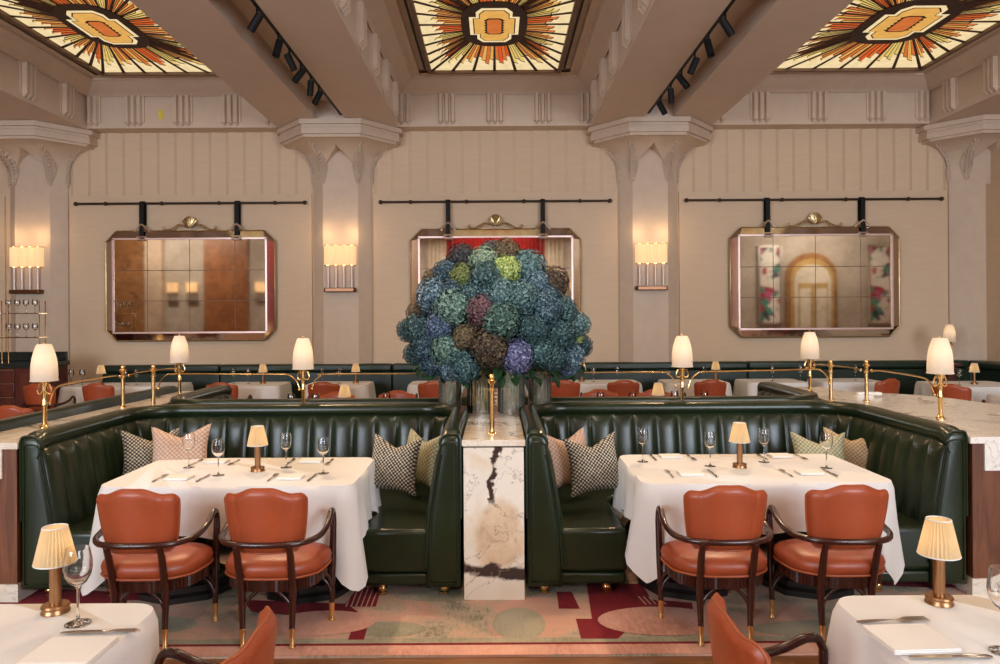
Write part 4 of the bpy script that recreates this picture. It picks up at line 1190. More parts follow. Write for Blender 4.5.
g = G(); g.box(.53, .78, 0, 2.36, .865, .985); g.box(-.04, .52, 2.13, 2.35, .865, .985); obj('top_roll', g, MT['green2'], t, bev=.035, seg=4)
g = G(); g.box(.14, .77, 0, 2.35, .0, .42); obj('seat', g, MT['green2'], t, bev=.03, seg=3)

# ================================================================== tables, cloths
TB = [] 
def table(cx, cy, hw, hd, tl, cl, grp, drop=.29, corner=.60, seed=1):
    t = make_table(hw, hd, tl, grp); t.location = (cx, cy, 0)
    c = obj('tablecloth', make_cloth(hw, hd, drop, corner, seed, .752 + .0, .03 if cy < 6 else .05), MT['cloth'], sm=60, loc=(cx, cy, 0))
    tag(c, cl, 'tablecloth', 'white tablecloths')
    return t
TG = 'cloth-covered dining tables'
table(-1.607, 4.785, .762, .445, 'dining table on black pedestals in the booth nearer the glass rack', 'white tablecloth with pointed corners in the booth nearer the glass rack', TG, .29, .62, 1)
table(1.605, 4.80, .755, .465, 'dining table on black pedestals in the booth nearer the broad counter', 'white tablecloth with pointed corners in the booth nearer the broad counter', TG, .29, .60, 5)
table(-2.0, 1.99, .84, .60, 'table under the nearest white cloth, with the knife and single glass', 'nearest white tablecloth, with a knife and wine glass on it', TG, .30, .5, 3)
table(2.00, 2.02, .84, .60, 'table under the nearest white cloth, with the fork and folded napkin', 'nearest white tablecloth, with a fork and folded napkin on it', TG, .30, .5, 4)
table(-1.56, 7.53, .70, .44, 'table inside the far-side booth nearer the glass rack', 'white tablecloth inside the far-side booth nearer the glass rack', TG, .28, .5, 6)
table(1.62, 7.53, .70, .44, 'table inside the far-side booth nearer the broad counter', 'white tablecloth inside the far-side booth nearer the broad counter', TG, .28, .5, 7)
FAR = [  # x0, x1, y0, y1, description
 (-6.30, -4.62, 10.62, 11.32, 'long wall table beside the bar cabinet'),
 (-4.02, -3.12, 10.62, 11.32, 'small wall table under the first mirror'),
 (-2.78, -1.86, 10.62, 11.32, 'small wall table in front of the column by the first mirror'),
 (-1.28, -.35, 10.62, 11.32, 'small wall table showing at the glass rack side of the vases'),
 (1.02, 2.10, 10.62, 11.32, 'small wall table just past the hydrangeas'),
 (2.45, 3.38, 10.62, 11.32, 'small wall table behind the counter lamp by the last column'),
 (3.62, 4.52, 10.62, 11.32, 'lampless wall table under the broad counter mirror'),
 (4.72, 5.62, 10.62, 11.32, 'lampless wall table behind the paired brass posts'),
 (6.05, 7.15, 9.85, 10.75, 'corner table by the side wall'),
 (5.95, 7.05, 8.35, 9.05, 'table at the room edge before the corner table')]
for i, (x0, x1, y0, y1, d) in enumerate(FAR):
    table((x0 + x1) / 2, (y0 + y1) / 2, (x1 - x0) / 2, (y1 - y0) / 2, d, 'white cloth over the ' + d, TG, .38, .6, 10 + i)

# ================================================================== chairs
CG = 'terracotta leather dining chairs'
ch = make_chair('terracotta leather armchair, outer one at the booth table nearer the glass rack', CG); ch.location = (-1.885, 4.075, 0)
CH = [(-1.215, 4.075, 0, 'terracotta leather armchair, inner one at the booth table nearer the glass rack'),
 (1.20, 4.075, 0, 'terracotta leather armchair, inner one at the booth table nearer the broad counter'),
 (1.838, 4.075, 0, 'terracotta leather armchair, outer one at the booth table nearer the broad counter'),
 (-.94, 2.17, PI / 2, 'terracotta armchair cut by the frame, facing the near table with the knife'),
 (.93, 2.26, -PI / 2, 'terracotta armchair cut by the frame, facing the near table with the fork'),
 (-1.86, 8.40, PI, 'terracotta chair across the far-side booth table, behind its lamp on the glass rack side'),
 (-1.17, 8.50, PI, 'terracotta chair across the far-side booth table, showing left of the vases'),
 (1.22, 8.50, PI, 'terracotta chair across the far-side booth table, showing just past the flowers'),
 (1.86, 8.45, PI, 'terracotta chair across the far-side booth table, behind its lamp on the broad counter side'),
 (-4.95, 7.75, 0, 'terracotta chair nearest the long banquette back, at the edge of the photograph'),
 (-6.20, 10.22, 0, 'terracotta chair at the long wall table, beside the bar cabinet'),
 (-5.40, 10.22, 0, 'terracotta chair at the long wall table, further from the bar cabinet'),
 (-3.72, 10.22, 0, 'terracotta chair just showing at the corner of the far-side booth'),
 (-2.34, 10.22, 0, 'terracotta chair at the small wall table in front of the first column'),
 (-.85, 10.25, 0, 'terracotta chair at the wall table showing beside the vases'),
 (.92, 10.25, 0, 'terracotta chair at the wall table, half hidden by the flower vases'),
 (1.72, 10.22, 0, 'terracotta chair at the wall table just past the hydrangeas'),
 (2.90, 10.22, 0, 'terracotta chair at the wall table behind the counter lamp by the last column'),
 (5.22, 10.18, .35, 'terracotta chair turned a little, seen beyond the rolled napkin'),
 (5.80, 9.35, -.8, 'terracotta chair at the corner table behind the counter lamp')]
for x, y, rz, lab in CH: dup(ch, (x, y, 0), rz, lab, CG)

# ================================================================== lamps
LG = 'small pleated table lamps'
la = make_table_lamp('small brass lamp with pleated cream shade, near table with the knife', LG); la.location = (-1.50, 2.51, .752)
LA = [(1.515, 2.54, 'small brass lamp with pleated cream shade, near table with the fork'),
 (-1.545, 4.78, 'small brass lamp with pleated cream shade in the booth nearer the glass rack'),
 (1.575, 4.80, 'small brass lamp with pleated cream shade in the booth nearer the broad counter'),
 (-1.56, 7.60, 'small lit lamp inside the far-side booth nearer the glass rack'),
 (1.66, 7.60, 'small lit lamp inside the far-side booth nearer the broad counter'),
 (-5.85, 10.95, 'small lit lamp on the long wall table by the bar cabinet'),
 (-3.47, 11.0, 'small lit lamp on the wall table under the first mirror'),
 (-2.09, 11.0, 'small lit lamp on the wall table in front of the first column'),
 (1.27, 11.0, 'small lit lamp on the wall table just past the hydrangeas'),
 (3.26, 11.0, 'small lit lamp on the wall table by the last column'),
 (6.62, 10.25, 'small lit lamp on the corner table by the side wall')]
for x, y, lab in LA: dup(la, (x, y, .752), 0, lab, LG)
PG = 'bell-shaded counter lamps'
pl = make_pole_lamp('tall brass counter lamp with white bell shade, beside the marble topped walnut counter front', PG); pl.location = (-3.14, 5.14, .983)
PL = [(3.19, 5.32, .983, 'brass counter lamp with white bell shade on the front part of the broad counter'),
 (-3.06, 7.15, .983, 'brass counter lamp at the far end of the strip counter, before the first mirror'),
 (-1.605, 6.15, .983, 'tall brass counter lamp behind the back of the booth nearer the glass rack'),
 (1.545, 6.15, .983, 'tall brass counter lamp behind the back of the booth nearer the broad counter'),
 (3.03, 7.15, .983, 'tall brass counter lamp before the mirror over the broad counter'),
 (6.80, 11.1, .983, 'bell-shaded lamp on a ledge at the far corner by the side wall')]
for x, y, z, lab in PL: dup(pl, (x, y, z), 0, lab, PG)
t = thing('side_ledge', 'dark wooden ledge holding the lamp at the far corner', 'ledge', (6.80, 11.1, 0)); g = G(); g.box(-.12, .12, -.12, .12, .95, .983); obj('shelf_top', g, MT['mahog'], t, bev=.004)
g = G(); g.box(-.06, .06, -.06, .06, 0, .95); obj('support', g, MT['mahog'], t, bev=.004)

# posts and rails
ps = make_post('short brass post on the strip counter, outer one of its pair', .35); ps.location = (-3.18, 6.30, .983)
dup(ps, (-2.93, 6.32, .983), 0, 'short brass post on the strip counter, inner one of its pair')
dup(ps, (2.90, 6.42, .983), 0, 'brass post on the broad counter, inner one of its pair')
dup(ps, (3.21, 6.42, .983), 0, 'brass post on the broad counter, outer one of its pair')
p5 = make_post('rose-brass post standing before the vases on the narrow marble counter', .375, .0155); p5.location = (-.03, 4.78, .983)
zr = 1.265
def span(x0, x1, y, lab, lo=1.15, y1=None):
    y1 = y if y1 is None else y1
    s = .13
    return rail(lab, [(x0, y, lo), (x0 + .02, y, lo + .06), (x0 + .07, y, zr - .015), (x0 + s, y, zr)] + [(x0 + (x1 - x0) * .35, y + (y1 - y) * .35, zr), (x0 + (x1 - x0) * .65, y + (y1 - y) * .65, zr)] + [(x1 - s, y1, zr), (x1 - .07, y1, zr - .015), (x1 - .02, y1, lo + .06), (x1, y1, lo)])
span(-2.88, -1.64, 6.30, 'brass rail curving down to the counter lamp behind the first booth', 1.14, 6.16)
span(-1.53, 1.49, 6.15, 'long brass rail passing behind the hydrangeas between two counter lamps')
span(1.60, 2.88, 6.16, 'brass rail from the counter lamp to the inner post on the broad counter', 1.14, 6.40)
rail('brass rail sloping from the outer strip counter post toward the nearest bell lamp', [(-3.18, 6.25, 1.25), (-3.19, 6.1, 1.262), (-3.16, 5.45, 1.262), (-3.15, 5.28, 1.24), (-3.14, 5.20, 1.15)])
rail('brass rail from the strip counter posts to the far bell lamp', [(-3.16, 6.36, 1.25), (-3.14, 6.5, 1.262), (-3.09, 6.95, 1.262), (-3.07, 7.1, 1.25)])
rail('brass rail from the broad counter posts to the bell lamp before the mirror', [(3.18, 6.46, 1.25), (3.15, 6.6, 1.262), (3.07, 7.0, 1.262), (3.05, 7.1, 1.25)])
rail('brass rail sloping from the outer broad counter post to the front bell lamp', [(3.23, 6.37, 1.25), (3.23, 6.2, 1.262), (3.21, 5.65, 1.262), (3.20, 5.48, 1.24), (3.19, 5.39, 1.15)])

# ================================================================== tableware
gl = make_glass('large wine glass on the near table with the knife', 'wine glasses', 1.08, 40); gl.location = (-1.367, 2.41, .753)
dup(gl, (1.485, 2.17, .753), 0, 'large wine glass on the near table with the fork, cut by the frame')
g2 = make_glass('x', 'wine glasses', 1.0, 28); first = True
GLS = [(-2.04, 4.90, 'wine glass at the outer back setting of the booth table nearer the glass rack'),
 (-1.75, 4.65, 'wine glass at the outer front setting of the booth table nearer the glass rack'),
 (-1.39, 4.88, 'wine glass at the inner back setting of the booth table nearer the glass rack'),
 (-1.10, 4.69, 'wine glass at the inner front setting of the booth table nearer the glass rack'),
 (.985, 5.00, 'wine glass by the dotted cushions on the booth table nearer the broad counter'),
 (1.395, 4.84, 'wine glass beside the lamp, inner side, booth table nearer the broad counter'),
 (1.79, 4.96, 'wine glass beside the lamp, outer side, booth table nearer the broad counter'),
 (2.12, 4.76, 'wine glass before the sage cushion on the booth table nearer the broad counter')]
for i, (x, y, lab) in enumerate(GLS):
    if i == 0: g2.location = (x, y, .753); g2['label'] = lab
    else: dup(g2, (x, y, .753), 0, lab, 'wine glasses')
g3 = make_glass('x', 'wine glasses', 1.0, 14, 'thin'); k = 0
def fg(px, Y, d, z=.753):
    global k
    x = (px - CX) * Y / F
    if k == 0: g3.location = (x, Y, z); g3['label'] = d
    else: dup(g3, (x, Y, z), 0, d, 'wine glasses')
    k += 1
for px, Y, d in [(291, 7.35, 'wine glass in the far-side booth, left of the counter lamp stem'), (315, 7.35, 'wine glass in the far-side booth, between counter lamp and small lamp'), (386, 7.4, 'wine glass in the far-side booth, before the terracotta chair left of the vases'),
  (600, 7.35, 'wine glass in the far-side booth, first past the hydrangeas'), (632, 7.35, 'wine glass in the far-side booth, second past the hydrangeas'), (674, 7.4, 'wine glass in the far-side booth, beside the small lamp and counter lamp'), (704, 7.35, 'wine glass in the far-side booth, last before the mirror over the broad counter'),
  (71, 10.95, 'first wine glass on the long wall table by the bar cabinet'), (82, 10.95, 'second wine glass on the long wall table by the bar cabinet'), (125, 10.95, 'third wine glass on the long wall table, behind the brass post'), (136, 10.95, 'fourth wine glass on the long wall table, past the brass post'),
  (233, 10.95, 'glass farther from the lamp on the wall table under the first mirror'), (248, 10.95, 'glass nearer the lamp on the wall table under the first mirror'),
  (322, 10.95, 'glass farther from the lamp on the wall table in front of the first column'), (339, 10.95, 'glass nearer the lamp on the wall table in front of the first column'),
  (593, 10.95, 'glass nearer the lamp on the wall table just past the hydrangeas'), (617, 10.95, 'glass farther from the lamp on the wall table just past the hydrangeas'),
  (680, 10.95, 'wine glass by the counter lamp shade on the wall table by the last column'), (703, 10.95, 'wine glass beside the small lamp on the wall table by the last column'),
  (772, 10.95, 'first wine glass on the lampless wall table under the broad counter mirror'), (800, 10.95, 'second wine glass on the lampless wall table under the broad counter mirror'),
  (855, 10.95, 'wine glass on the lampless wall table behind the paired brass posts'), (959, 10.15, 'wine glass beside the lamp on the corner table')]: fg(px, Y, d)

fk, kn, npk = make_fork(), make_knife(), make_napkin()
OB = {}
def put(kind, x, y, rz, lab, grp=None):
    src = {'fork': (fk, 'steel'), 'knife': (kn, 'steel'), 'napkin': (npk, 'napkin')}[kind]
    if kind not in OB: o = obj(kind, src[0], MT[src[1]], sm=50); OB[kind] = o
    else: o = OB[kind].copy(); COL.objects.link(o)
    o.location = (x, y, .7535); o.rotation_euler = (0, 0, rz)
    if y < 3: o.scale = (1.3, 1.1, 1.2)
    tag(o, lab, kind, {'fork': 'forks', 'knife': 'knives', 'napkin': 'folded napkins'}[kind])
A = 'booth table nearer the glass rack'; B = 'booth table nearer the broad counter'
for (kind, x, y, w) in [('fork', -2.08, 4.56, 'outer front'), ('napkin', -1.96, 4.56, 'outer front'), ('knife', -1.81, 4.56, 'outer front'),
    ('fork', -1.385, 4.56, 'inner front'), ('napkin', -1.27, 4.56, 'inner front'), ('knife', -1.14, 4.56, 'inner front'),
    ('knife', -2.05, 5.05, 'outer back'), ('napkin', -1.92, 5.07, 'outer back'), ('fork', -1.79, 5.05, 'outer back'),
    ('knife', -1.41, 5.05, 'inner back'), ('napkin', -1.27, 5.07, 'inner back'), ('fork', -1.14, 5.05, 'inner back')]:
    put(kind, x, y, PI if 'back' in w else 0, '%s at the %s setting of the %s' % ({'fork': 'steel fork', 'knife': 'steel knife', 'napkin': 'folded white napkin'}[kind], w, A))
for (kind, x, y, w) in [('fork', 1.075, 4.60, 'inner front'), ('napkin', 1.20, 4.60, 'inner front'), ('knife', 1.34, 4.60, 'inner front'),
    ('fork', 1.80, 4.60, 'outer front'), ('napkin', 1.94, 4.60, 'outer front'), ('knife', 2.07, 4.60, 'outer front'),
    ('knife', 1.085, 5.13, 'inner back'), ('napkin', 1.21, 5.15, 'inner back'), ('fork', 1.345, 5.13, 'inner back'),
    ('knife', 1.84, 5.13, 'outer back'), ('napkin', 1.97, 5.15, 'outer back'), ('fork', 2.10, 5.13, 'outer back')]:
    put(kind, x, y, PI if 'back' in w else 0, '%s at the %s setting of the %s' % ({'fork': 'steel fork', 'knife': 'steel knife', 'napkin': 'folded white napkin'}[kind], w, B))
put('knife', -1.256, 2.335, PI / 2 + .06, 'steel knife lying across the near table beside the wine glass')
put('fork', 1.265, 2.385, -PI / 2 + .06, 'steel fork lying across the near table with the folded napkin')
put('knife', 1.30, 2.13, PI / 2, 'steel knife at the bottom edge of the near table with the fork')
g = make_napkin(.205, .18); o = obj('napkin', g, MT['napkin'], sm=50, loc=(1.25, 2.245, .7535)); o.rotation_euler = (0, 0, .05); tag(o, 'large folded napkin beside the fork on the near table', 'napkin', 'folded napkins')
o = obj('napkin', g, MT['napkin'], sm=50, loc=(-1.27, 2.19, .7535)); tag(o, 'large folded napkin below the knife on the near table', 'napkin', 'folded napkins')
g = G(); g.tube([(-.11, 0, .025), (-.09, 0, .027), (.08, 0, .027), (.11, 0, .025)], [.02, .026, .026, .02], 12, flat=.7); g.box(-.13, .02, -.045, .045, .0, .012)
tag(obj('napkin', g, MT['napkin'], loc=(3.40, 6.75, .984)), 'rolled white napkin lying on the broad counter past the posts', 'napkin')

# ================================================================== cushions
def pillow(m, px, py, Y, rx, ry, rz, lab, seed, w=.215):
    o = obj('cushion', make_pillow(m, seed, w), MT[m], sm=80)
    p = at(px, py, Y); o.location = p
    o.rotation_euler = (rx, ry, rz); tag(o, lab, 'cushion', 'booth cushions')
pillow('p_dark', 150, 458, 5.42, -.30, .05, .62, 'dark woven cushion in the outer corner of the booth nearer the glass rack', 1)
pillow('p_pink', 179, 456, 5.25, -.28, -.03, .12, 'blush dotted cushion in front of the dark one, booth nearer the glass rack', 2, .22)
pillow('p_green', 422, 459, 5.42, -.25, 0, -.75, 'sage dotted cushion against the inner arm, booth nearer the glass rack', 3, .21)
pillow('p_dark', 393, 464, 5.15, -.30, .05, -.30, 'black and cream woven cushion leaning in front of the sage one', 4, .20)
pillow('p_pink', 566, 459, 5.35, -.28, 0, .55, 'blush dotted cushion against the inner arm of the booth nearer the broad counter', 5, .215)
pillow('p_dark', 593, 464, 5.15, -.30, -.08, .22, 'black and cream woven cushion leaning on the blush one beside the table', 6, .205)
pillow('p_green', 819, 460, 5.36, -.32, 0, -.15, 'sage dotted cushion behind the table, booth nearer the broad counter', 7, .205)
pillow('p_gold', 850, 457, 5.52, -.28, .03, -.45, 'gold and blush dotted cushion in the outer corner, booth nearer the broad counter', 8, .21)

# ================================================================== flowers
def vase(x, y, r, h, lab):
    t = thing('glass_vase', lab, 'vase', (x, y, .984))
    n = 40; g = G()
    f = lambda u: 1 + .018 * cos(2 * PI * u * 20)
    pr = [(.98, 0), (1, .0), (1, .02), (1, h * .5), (1, h), (.95, h), (.95, h * .5), (.95, .02), (.95, .001)]
    g.grid(80, len(pr), lambda u, v: (r * pr[round(v * 8)][0] * (f(u) if pr[round(v * 8)][0] > .5 else 1) * cos(2 * PI * u), r * pr[round(v * 8)][0] * (f(u) if pr[round(v * 8)][0] > .5 else 1) * sin(2 * PI * u), pr[round(v * 8)][1]), cu=True)
    obj('glass_wall', g, MT['thin'] if 'clear' in lab else MT['vase'], t, sm=60)
    g = G(); g.lathe([(r * .93, .004), (r * .93, h * .62)], 28, caps=False); obj('water', g, MT['water'], t)
    return t
MT['water'] = simple('vase_water', (.6, .62, .5), .05, spec=.5)
def waterm():
    m, nt, p, o = base('water')
    nt.nodes.remove(p)
    tb = nn(nt, 'ShaderNodeBsdfTransparent'); tb.inputs[0].default_value = (.93, .95, .86, 1)
    gl = nn(nt, 'ShaderNodeBsdfGlossy'); gl.inputs['Roughness'].default_value = .05
    mx = nn(nt, 'ShaderNodeMixShader'); mx.inputs[0].default_value = .08
    tl = nn(nt, 'ShaderNodeBsdfTranslucent'); tl.inputs[0].default_value = (.86, .86, .62, 1); m2 = nn(nt, 'ShaderNodeMixShader'); m2.inputs[0].default_value = .28
    nt.links.new(tb.outputs[0], m2.inputs[1]); nt.links.new(tl.outputs[0], m2.inputs[2]); nt.links.new(m2.outputs[0], mx.inputs[1]); nt.links.new(gl.outputs[0], mx.inputs[2]); nt.links.new(mx.outputs[0], o.inputs[0]); return m
MT['water'] = waterm()
V = [(-.385, 6.14, .095, .30, 'ribbed glass vase at the glass rack end of the row of vases'), (-.125, 5.82, .105, .30, 'clear glass vase full of green stems behind the rose-brass post'),
     (.115, 5.82, .105, .30, 'ribbed glass vase just past the rose-brass post'), (.36, 6.14, .095, .30, 'ribbed glass vase at the broad counter end of the row')]
for v in V: vase(*v)
fl = thing('hydrangea_bouquet', 'huge dome of blue, teal, plum and lime hydrangeas on the narrow marble counter', 'flowers', (0, 5.95, 1.2))
FO = Vector((0, 5.95, 1.2))
def bloom_mesh(seed, n=230, R=.1):
    rnd = random.Random(seed); g = G()
    g.ball((0, 0, 0), R * .80, 14)
    ga = PI * (3 - math.sqrt(5))
    for i in range(n):
        z = 1 - 2 * (i + .5) / n; rr = math.sqrt(1 - z * z); a = i * ga
        d = Vector((rr * cos(a), rr * sin(a), z)); d = (d + Vector((rnd.uniform(-.06, .06), rnd.uniform(-.06, .06), rnd.uniform(-.06, .06)))).normalized()
        c = d * R * rnd.uniform(.88, 1.06)
        q = d.to_track_quat('Z', 'Y').to_matrix().to_4x4(); s = rnd.uniform(.0115, .0155); tw = rnd.uniform(0, PI)
        M = Matrix.Translation(c) @ q @ Matrix.Rotation(tw, 4, 'Z') @ Matrix.Rotation(rnd.uniform(-.35, .35), 4, 'X')
        for k in range(4):
            b = PI / 2 * k
            def P(r, da, zz): return M @ Vector((r * s * cos(b + da), r * s * sin(b + da), zz * s))
            g.add([P(0, 0, 0), P(.8, -.62, .28), P(1.25, 0, .12), P(.8, .62, .28)], [(0, 1, 2, 3)])
    return g
def mk(name, g, m):
    me = bpy.data.meshes.new(name); me.from_pydata(g.v, [], g.f); me.materials.append(m); me.polygons.foreach_set('use_smooth', [False] * len(me.polygons)); me.update(); return me
BM = [mk('bloom', bloom_mesh(s), BL['teal']) for s in range(3)]
LIST = [(300, 85, 58, 'dusk'), (395, 95, 58, 'paleg'), (490, 62, 58, 'brown'), (430, 52, 45, 'dusk'), (562, 85, 38, 'brown'), (300, 165, 52, 'olive'), (405, 180, 70, 'teal'), (492, 140, 62, 'lime'), (592, 125, 68, 'teal'), (230, 152, 55, 'blue'), (175, 182, 48, 'brown'),
 (628, 190, 52, 'blue'), (698, 190, 62, 'brown'), (180, 250, 70, 'blue'), (470, 240, 60, 'teal'), (560, 255, 66, 'teal'), (660, 300, 68, 'blue'), (745, 310, 52, 'teal'), (258, 300, 75, 'greenblue'), (380, 312, 62, 'plum'), (467, 355, 76, 'greenblue'), (100, 325, 42, 'brown'), (110, 398, 62, 'teal'),
 (60, 400, 45, 'teal'), (200, 380, 56, 'violetblue'), (610, 395, 60, 'teal'), (722, 415, 66, 'teal'), (805, 375, 50, 'teal'), (798, 430, 30, 'lime'), (310, 430, 50, 'brown'), (418, 475, 76, 'brown'), (538, 515, 64, 'violet'), (640, 492, 56, 'teal'), (140, 475, 62, 'blue'), (225, 482, 64, 'greenblue'),
 (90, 505, 45, 'teal'), (162, 540, 52, 'blue'), (305, 555, 66, 'teal'), (245, 572, 45, 'blue'), (700, 515, 56, 'teal'), (775, 515, 56, 'blue'), (825, 470, 42, 'teal'), (768, 560, 38, 'violetblue'), (590, 455, 40, 'greenblue'), (355, 400, 40, 'brown'), (520, 320, 35, 'lime'), (340, 240, 45, 'teal'), (250, 225, 50, 'blue'), (680, 250, 45, 'blue')]
cnames = {'lime': 'lime green bloom', 'plum': 'plum coloured bloom', 'violet': 'violet bloom', 'brown': 'bronze-brown bloom', 'paleg': 'pale green bloom', 'olive': 'olive green bloom'}
rnd = random.Random(5)
def add_bloom(p, r, c, i):
    o = bpy.data.objects.new('bloom', BM[i % 3]); COL.objects.link(o); o.parent = fl
    o.location = p - FO; s = r / .1; o.scale = (s, s, s * .93); o.rotation_euler = (rnd.uniform(0, 6), rnd.uniform(0, 6), rnd.uniform(0, 6))
    o.material_slots[0].link = 'OBJECT'; o.material_slots[0].material = BL[c]
    if c in cnames: o['label'] = cnames[c]
for i, (cx, cy, r, c) in enumerate(LIST):
    px, py = 395 + cx / 4.425, 240 + cy / 4.425
    q = ((px - 495) / 96) ** 2 + ((py - 335) / 92) ** 2
    Y = 5.97 - .52 * math.sqrt(max(0, 1 - min(1, q))) + (.05 if r < 45 else 0)
    p = at(px, py, Y); add_bloom(p, r / 4.425 * Y / F * 1.2, c, i)
    if q < .85 and i % 2 == 0:
        pb = Vector((p.x * .95, 5.97 + .50 * math.sqrt(1 - min(1, q)), p.z)); add_bloom(pb, r / 4.425 * Y / F * 1.2, c, i + 1)
# leaves tucked between and under the blooms
g = G()
for i in range(120):
    a = rnd.uniform(0, 2 * PI)
    if i < 70: R_, z = rnd.uniform(.40, .70), rnd.uniform(1.27, 1.37)
    else: R_, z = rnd.uniform(.35, .62), rnd.uniform(1.35, 1.95)
    k = 1 if z < 1.5 else max(.25, (2.2 - z) / .85)
    c = Vector((R_ * cos(a) * 1.0 * k, 5.95 + R_ * .68 * sin(a) * k, z))
    M = Matrix.Translation(c) @ Matrix.Rotation(a, 4, 'Z') @ Matrix.Rotation(rnd.uniform(.2, 1.1), 4, 'Y') @ Matrix.Rotation(rnd.uniform(-.6, .6), 4, 'X')
    l, w = rnd.uniform(.08, .125), rnd.uniform(.026, .04)
    vs = []
    for u in range(6):
        t_ = u / 5; ww = w * sin(PI * min(1, t_ * .97 + .03)) ** .7
        vs += [(l * t_, -ww, .02 * sin(t_ * 3)), (l * t_, 0, -.006), (l * t_, ww, .02 * sin(t_ * 3))]
    fs = []
    for u in range(5): fs += [(u * 3, u * 3 + 3, u * 3 + 4, u * 3 + 1), (u * 3 + 1, u * 3 + 4, u * 3 + 5, u * 3 + 2)]
    g.add([tuple(Vector(M @ Vector(v)) - FO) for v in vs], fs)
obj('foliage', g, MT['leaf'], fl, sm=60, kind='stuff')
g = G()
for v in V:
    for k in range(14 if 'clear' in v[4] else 6):
        a = rnd.uniform(0, 6.28); r0 = v[2] * rnd.uniform(.2, .8); b = rnd.uniform(0, 6.28)
        g.tube([(v[0] + r0 * cos(b), v[1] + r0 * sin(b), 1.01), (v[0] + r0 * .6 * cos(a), v[1] + r0 * .6 * sin(a), 1.26), (v[0] * 1.1 + .25 * cos(a), v[1] + .2 * sin(a), 1.48)], rnd.uniform(.0025, .0045), 6, M=Matrix.Translation(-FO))
obj('flower_stems', g, MT['stem'], fl, sm=60)
g = G(); g.lathe([(.12, -.0), (.42, .06), (.5, .3), (.42, .62), (.2, .85), (.0001, .92)], 20); 
g.v = [(x, y * .72, z + .08) for x, y, z in g.v]
obj('dark_inner_foliage', g, MT['leaf'], fl, sm=60)

# ================================================================== bar cabinet and glass rack
t = thing('bar_cabinet', 'dark red mahogany bar cabinet with black marble top and drawers', 'cabinet', (-7.02, 10.3, 0))
g = G(); g.box(-.9, .70, 0, .62, 0, 1.05); obj('body', g, MT['mahog'], t, bev=.006)
g = G(); g.box(-.92, .72, -.02, .64, 1.05, 1.12); g.box(-.9, .70, .56, .62, 1.12, 1.25); obj('marble_top', g, MT['dkmarble'], t, bev=.004)
for k in range(5):
    g = G(); g.box(-.85, .32, -.02, 0, .08 + k * .19, .26 + k * .19); d = obj('drawer', g, MT['mahog'], t, bev=.006)
    g = G(); g.box(-.85, .32, -.024, -.018, .262 + k * .19, .268 + k * .19); obj('drawer_edge', g, MT['gilt'], d, sm=0)
g = G(); g.box(.38, .66, -.015, 0, .06, 1.0); obj('end_panel', g, MT['mahog'], t, bev=.006)
t = thing('glass_rack', 'brass shelf rack of hanging and standing wine glasses on the bar cabinet', 'glass rack', (-6.96, 10.45, 1.12))
for x in (.0, .53):
    for y in (.0, .14):
        g = G(); g.lathe([(.008, 0), (.008, .85), (.012, .86), (.0001, .88)], 10, (x - .02, y, 0)); obj('post', g, MT['brass'], t)
for z in (.35, .69):
    g = G(); g.box(-.04, .52, -.02, .16, z, z + .008); obj('glass_shelf', g, MT['thin'], t, sm=0)
    g = G(); g.tube([(-.04, -.02, z), (.52, -.02, z), (.52, .16, z), (-.04, .16, z)], .006, 6, closed=True); obj('shelf_frame', g, MT['brass'], t)
nmr = ['first', 'second', 'third', 'fourth']
for r_, (z, lv) in enumerate(((1.12 + .358, 'lower shelf'), (1.12 + .698, 'upper shelf'))):
    for q in range(4):
        dup(g3, (-6.93 + q * .125, 10.52, z), 0, '%s glass from the outer post on the %s of the brass rack' % (nmr[q], lv), 'glasses on the rack', scale=(1, 1, .85))
# ================================================================== light
def area(name, loc, size, energy, col, rot_=(0, 0, 0), sy=None):
    L = bpy.data.lights.new(name, 'AREA'); L.energy = energy; L.color = col; L.size = size
    if sy: L.shape = 'RECTANGLE'; L.size_y = sy
    o = bpy.data.objects.new(name, L); COL.objects.link(o); o.location = loc; o.rotation_euler = rot_
    return o
def spot(name, loc, target, e, ang=.9, blend=.6, col=(1, .82, .6), r=.05):
    L = bpy.data.lights.new(name, 'SPOT'); L.energy = e; L.color = col; L.spot_size = ang; L.spot_blend = blend; L.shadow_soft_size = r
    o = bpy.data.objects.new(name, L); COL.objects.link(o); o.location = loc
    d = Vector(target) - Vector(loc); o.rotation_euler = d.to_track_quat('-Z', 'Y').to_euler()
    return o
WARM = (1, .76, .51); COOL = (.76, .87, 1)
# tall windows in the wall behind the camera
for x in (-11.5, -7.5, 7.5, 10.8):
    area('window_daylight', (x * .62, -4.6, 2.9), 2.0, 350, COOL, (PI / 2, 0, 0), 3.2)
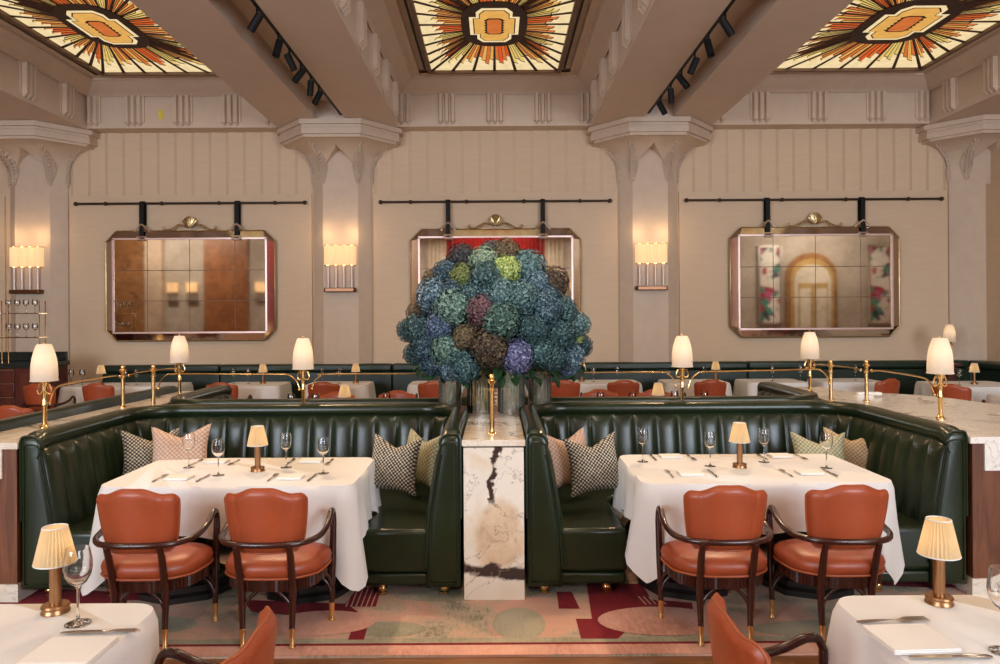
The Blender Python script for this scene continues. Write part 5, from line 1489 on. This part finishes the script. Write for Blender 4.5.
# unseen fill spots added under the ceiling of the nearer bays
for x in (-4.9, 0, 5.1):
    for yy in (.4, 2.8): spot('overhead_fill', (x, yy, 5.3), (x, yy, 0), 60, 2.5, .6, WARM, .30)
    for yy in (5.7, 6.7): spot('upper_wall_fill', (x, yy, 5.3), (x, yy, 0), (135, 110, 100)[(x > -1) + (x > 1)], 2.6, .6, ((1, .70, .42), (1, .76, .5), (1, .82, .64))[(x > -1) + (x > 1)], .3)  # added fill for walls and upper room, set apart from the glass panels
for (x, y), tg in (((-2.3, 7.2), (-1.6, 4.8, .75)), ((2.3, 7.3), (1.6, 4.8, .75)), ((-2.3, 8.3), (0, 5.9, 1.8)), ((2.3, 8.5), (0, 5.9, 1.8))):
    spot('track_and_fill_beam', (x, y, 4.5), tg, 350 if tg[2] < 1 else 230, .75, .6, (1, .66, .40))
for x in (-1.8, 0, 1.8): spot('track_and_fill_beam', (x, 1.2, 5.2), (x * .9, 4.9, .8), 85, 1.0, .8, (1, .70, .44))  # added warm fill for the table tops, no track runs here
spot('track_and_fill_beam', (0, 3.6, 5.1), (0, 5.9, 1.8), 260, .6, .7, (1, .92, .82))  # extra spot added to brighten the blooms, not on a track
for x in (-12, -6, 0, 6, 12): area('rear_wall_fill', (x, -2.6, 5.2), 3.0, 125, (1, .92, .82), (math.radians(-50), 0, 0), .6)  # added fill on the rear wall so the mirrors reflect brighter
w = bpy.data.worlds.new('world'); SC.world = w; w.use_nodes = True
w.node_tree.nodes['Background'].inputs[0].default_value = (1, .85, .7, 1); w.node_tree.nodes['Background'].inputs[1].default_value = .1
SC.view_settings.view_transform = 'Standard'; SC.view_settings.look = 'None'; SC.view_settings.exposure = .06; SC.view_settings.gamma = 1
SC.view_settings.use_curve_mapping = False
cy = SC.cycles
cy.use_denoising = True
try: cy.denoiser = 'OPENIMAGEDENOISE'
except Exception: pass
cy.max_bounces = 8; cy.diffuse_bounces = 4; cy.glossy_bounces = 5; cy.transmission_bounces = 8; cy.transparent_max_bounces = 12
cy.sample_clamp_indirect = 4; cy.caustics_reflective = False; cy.caustics_refractive = False
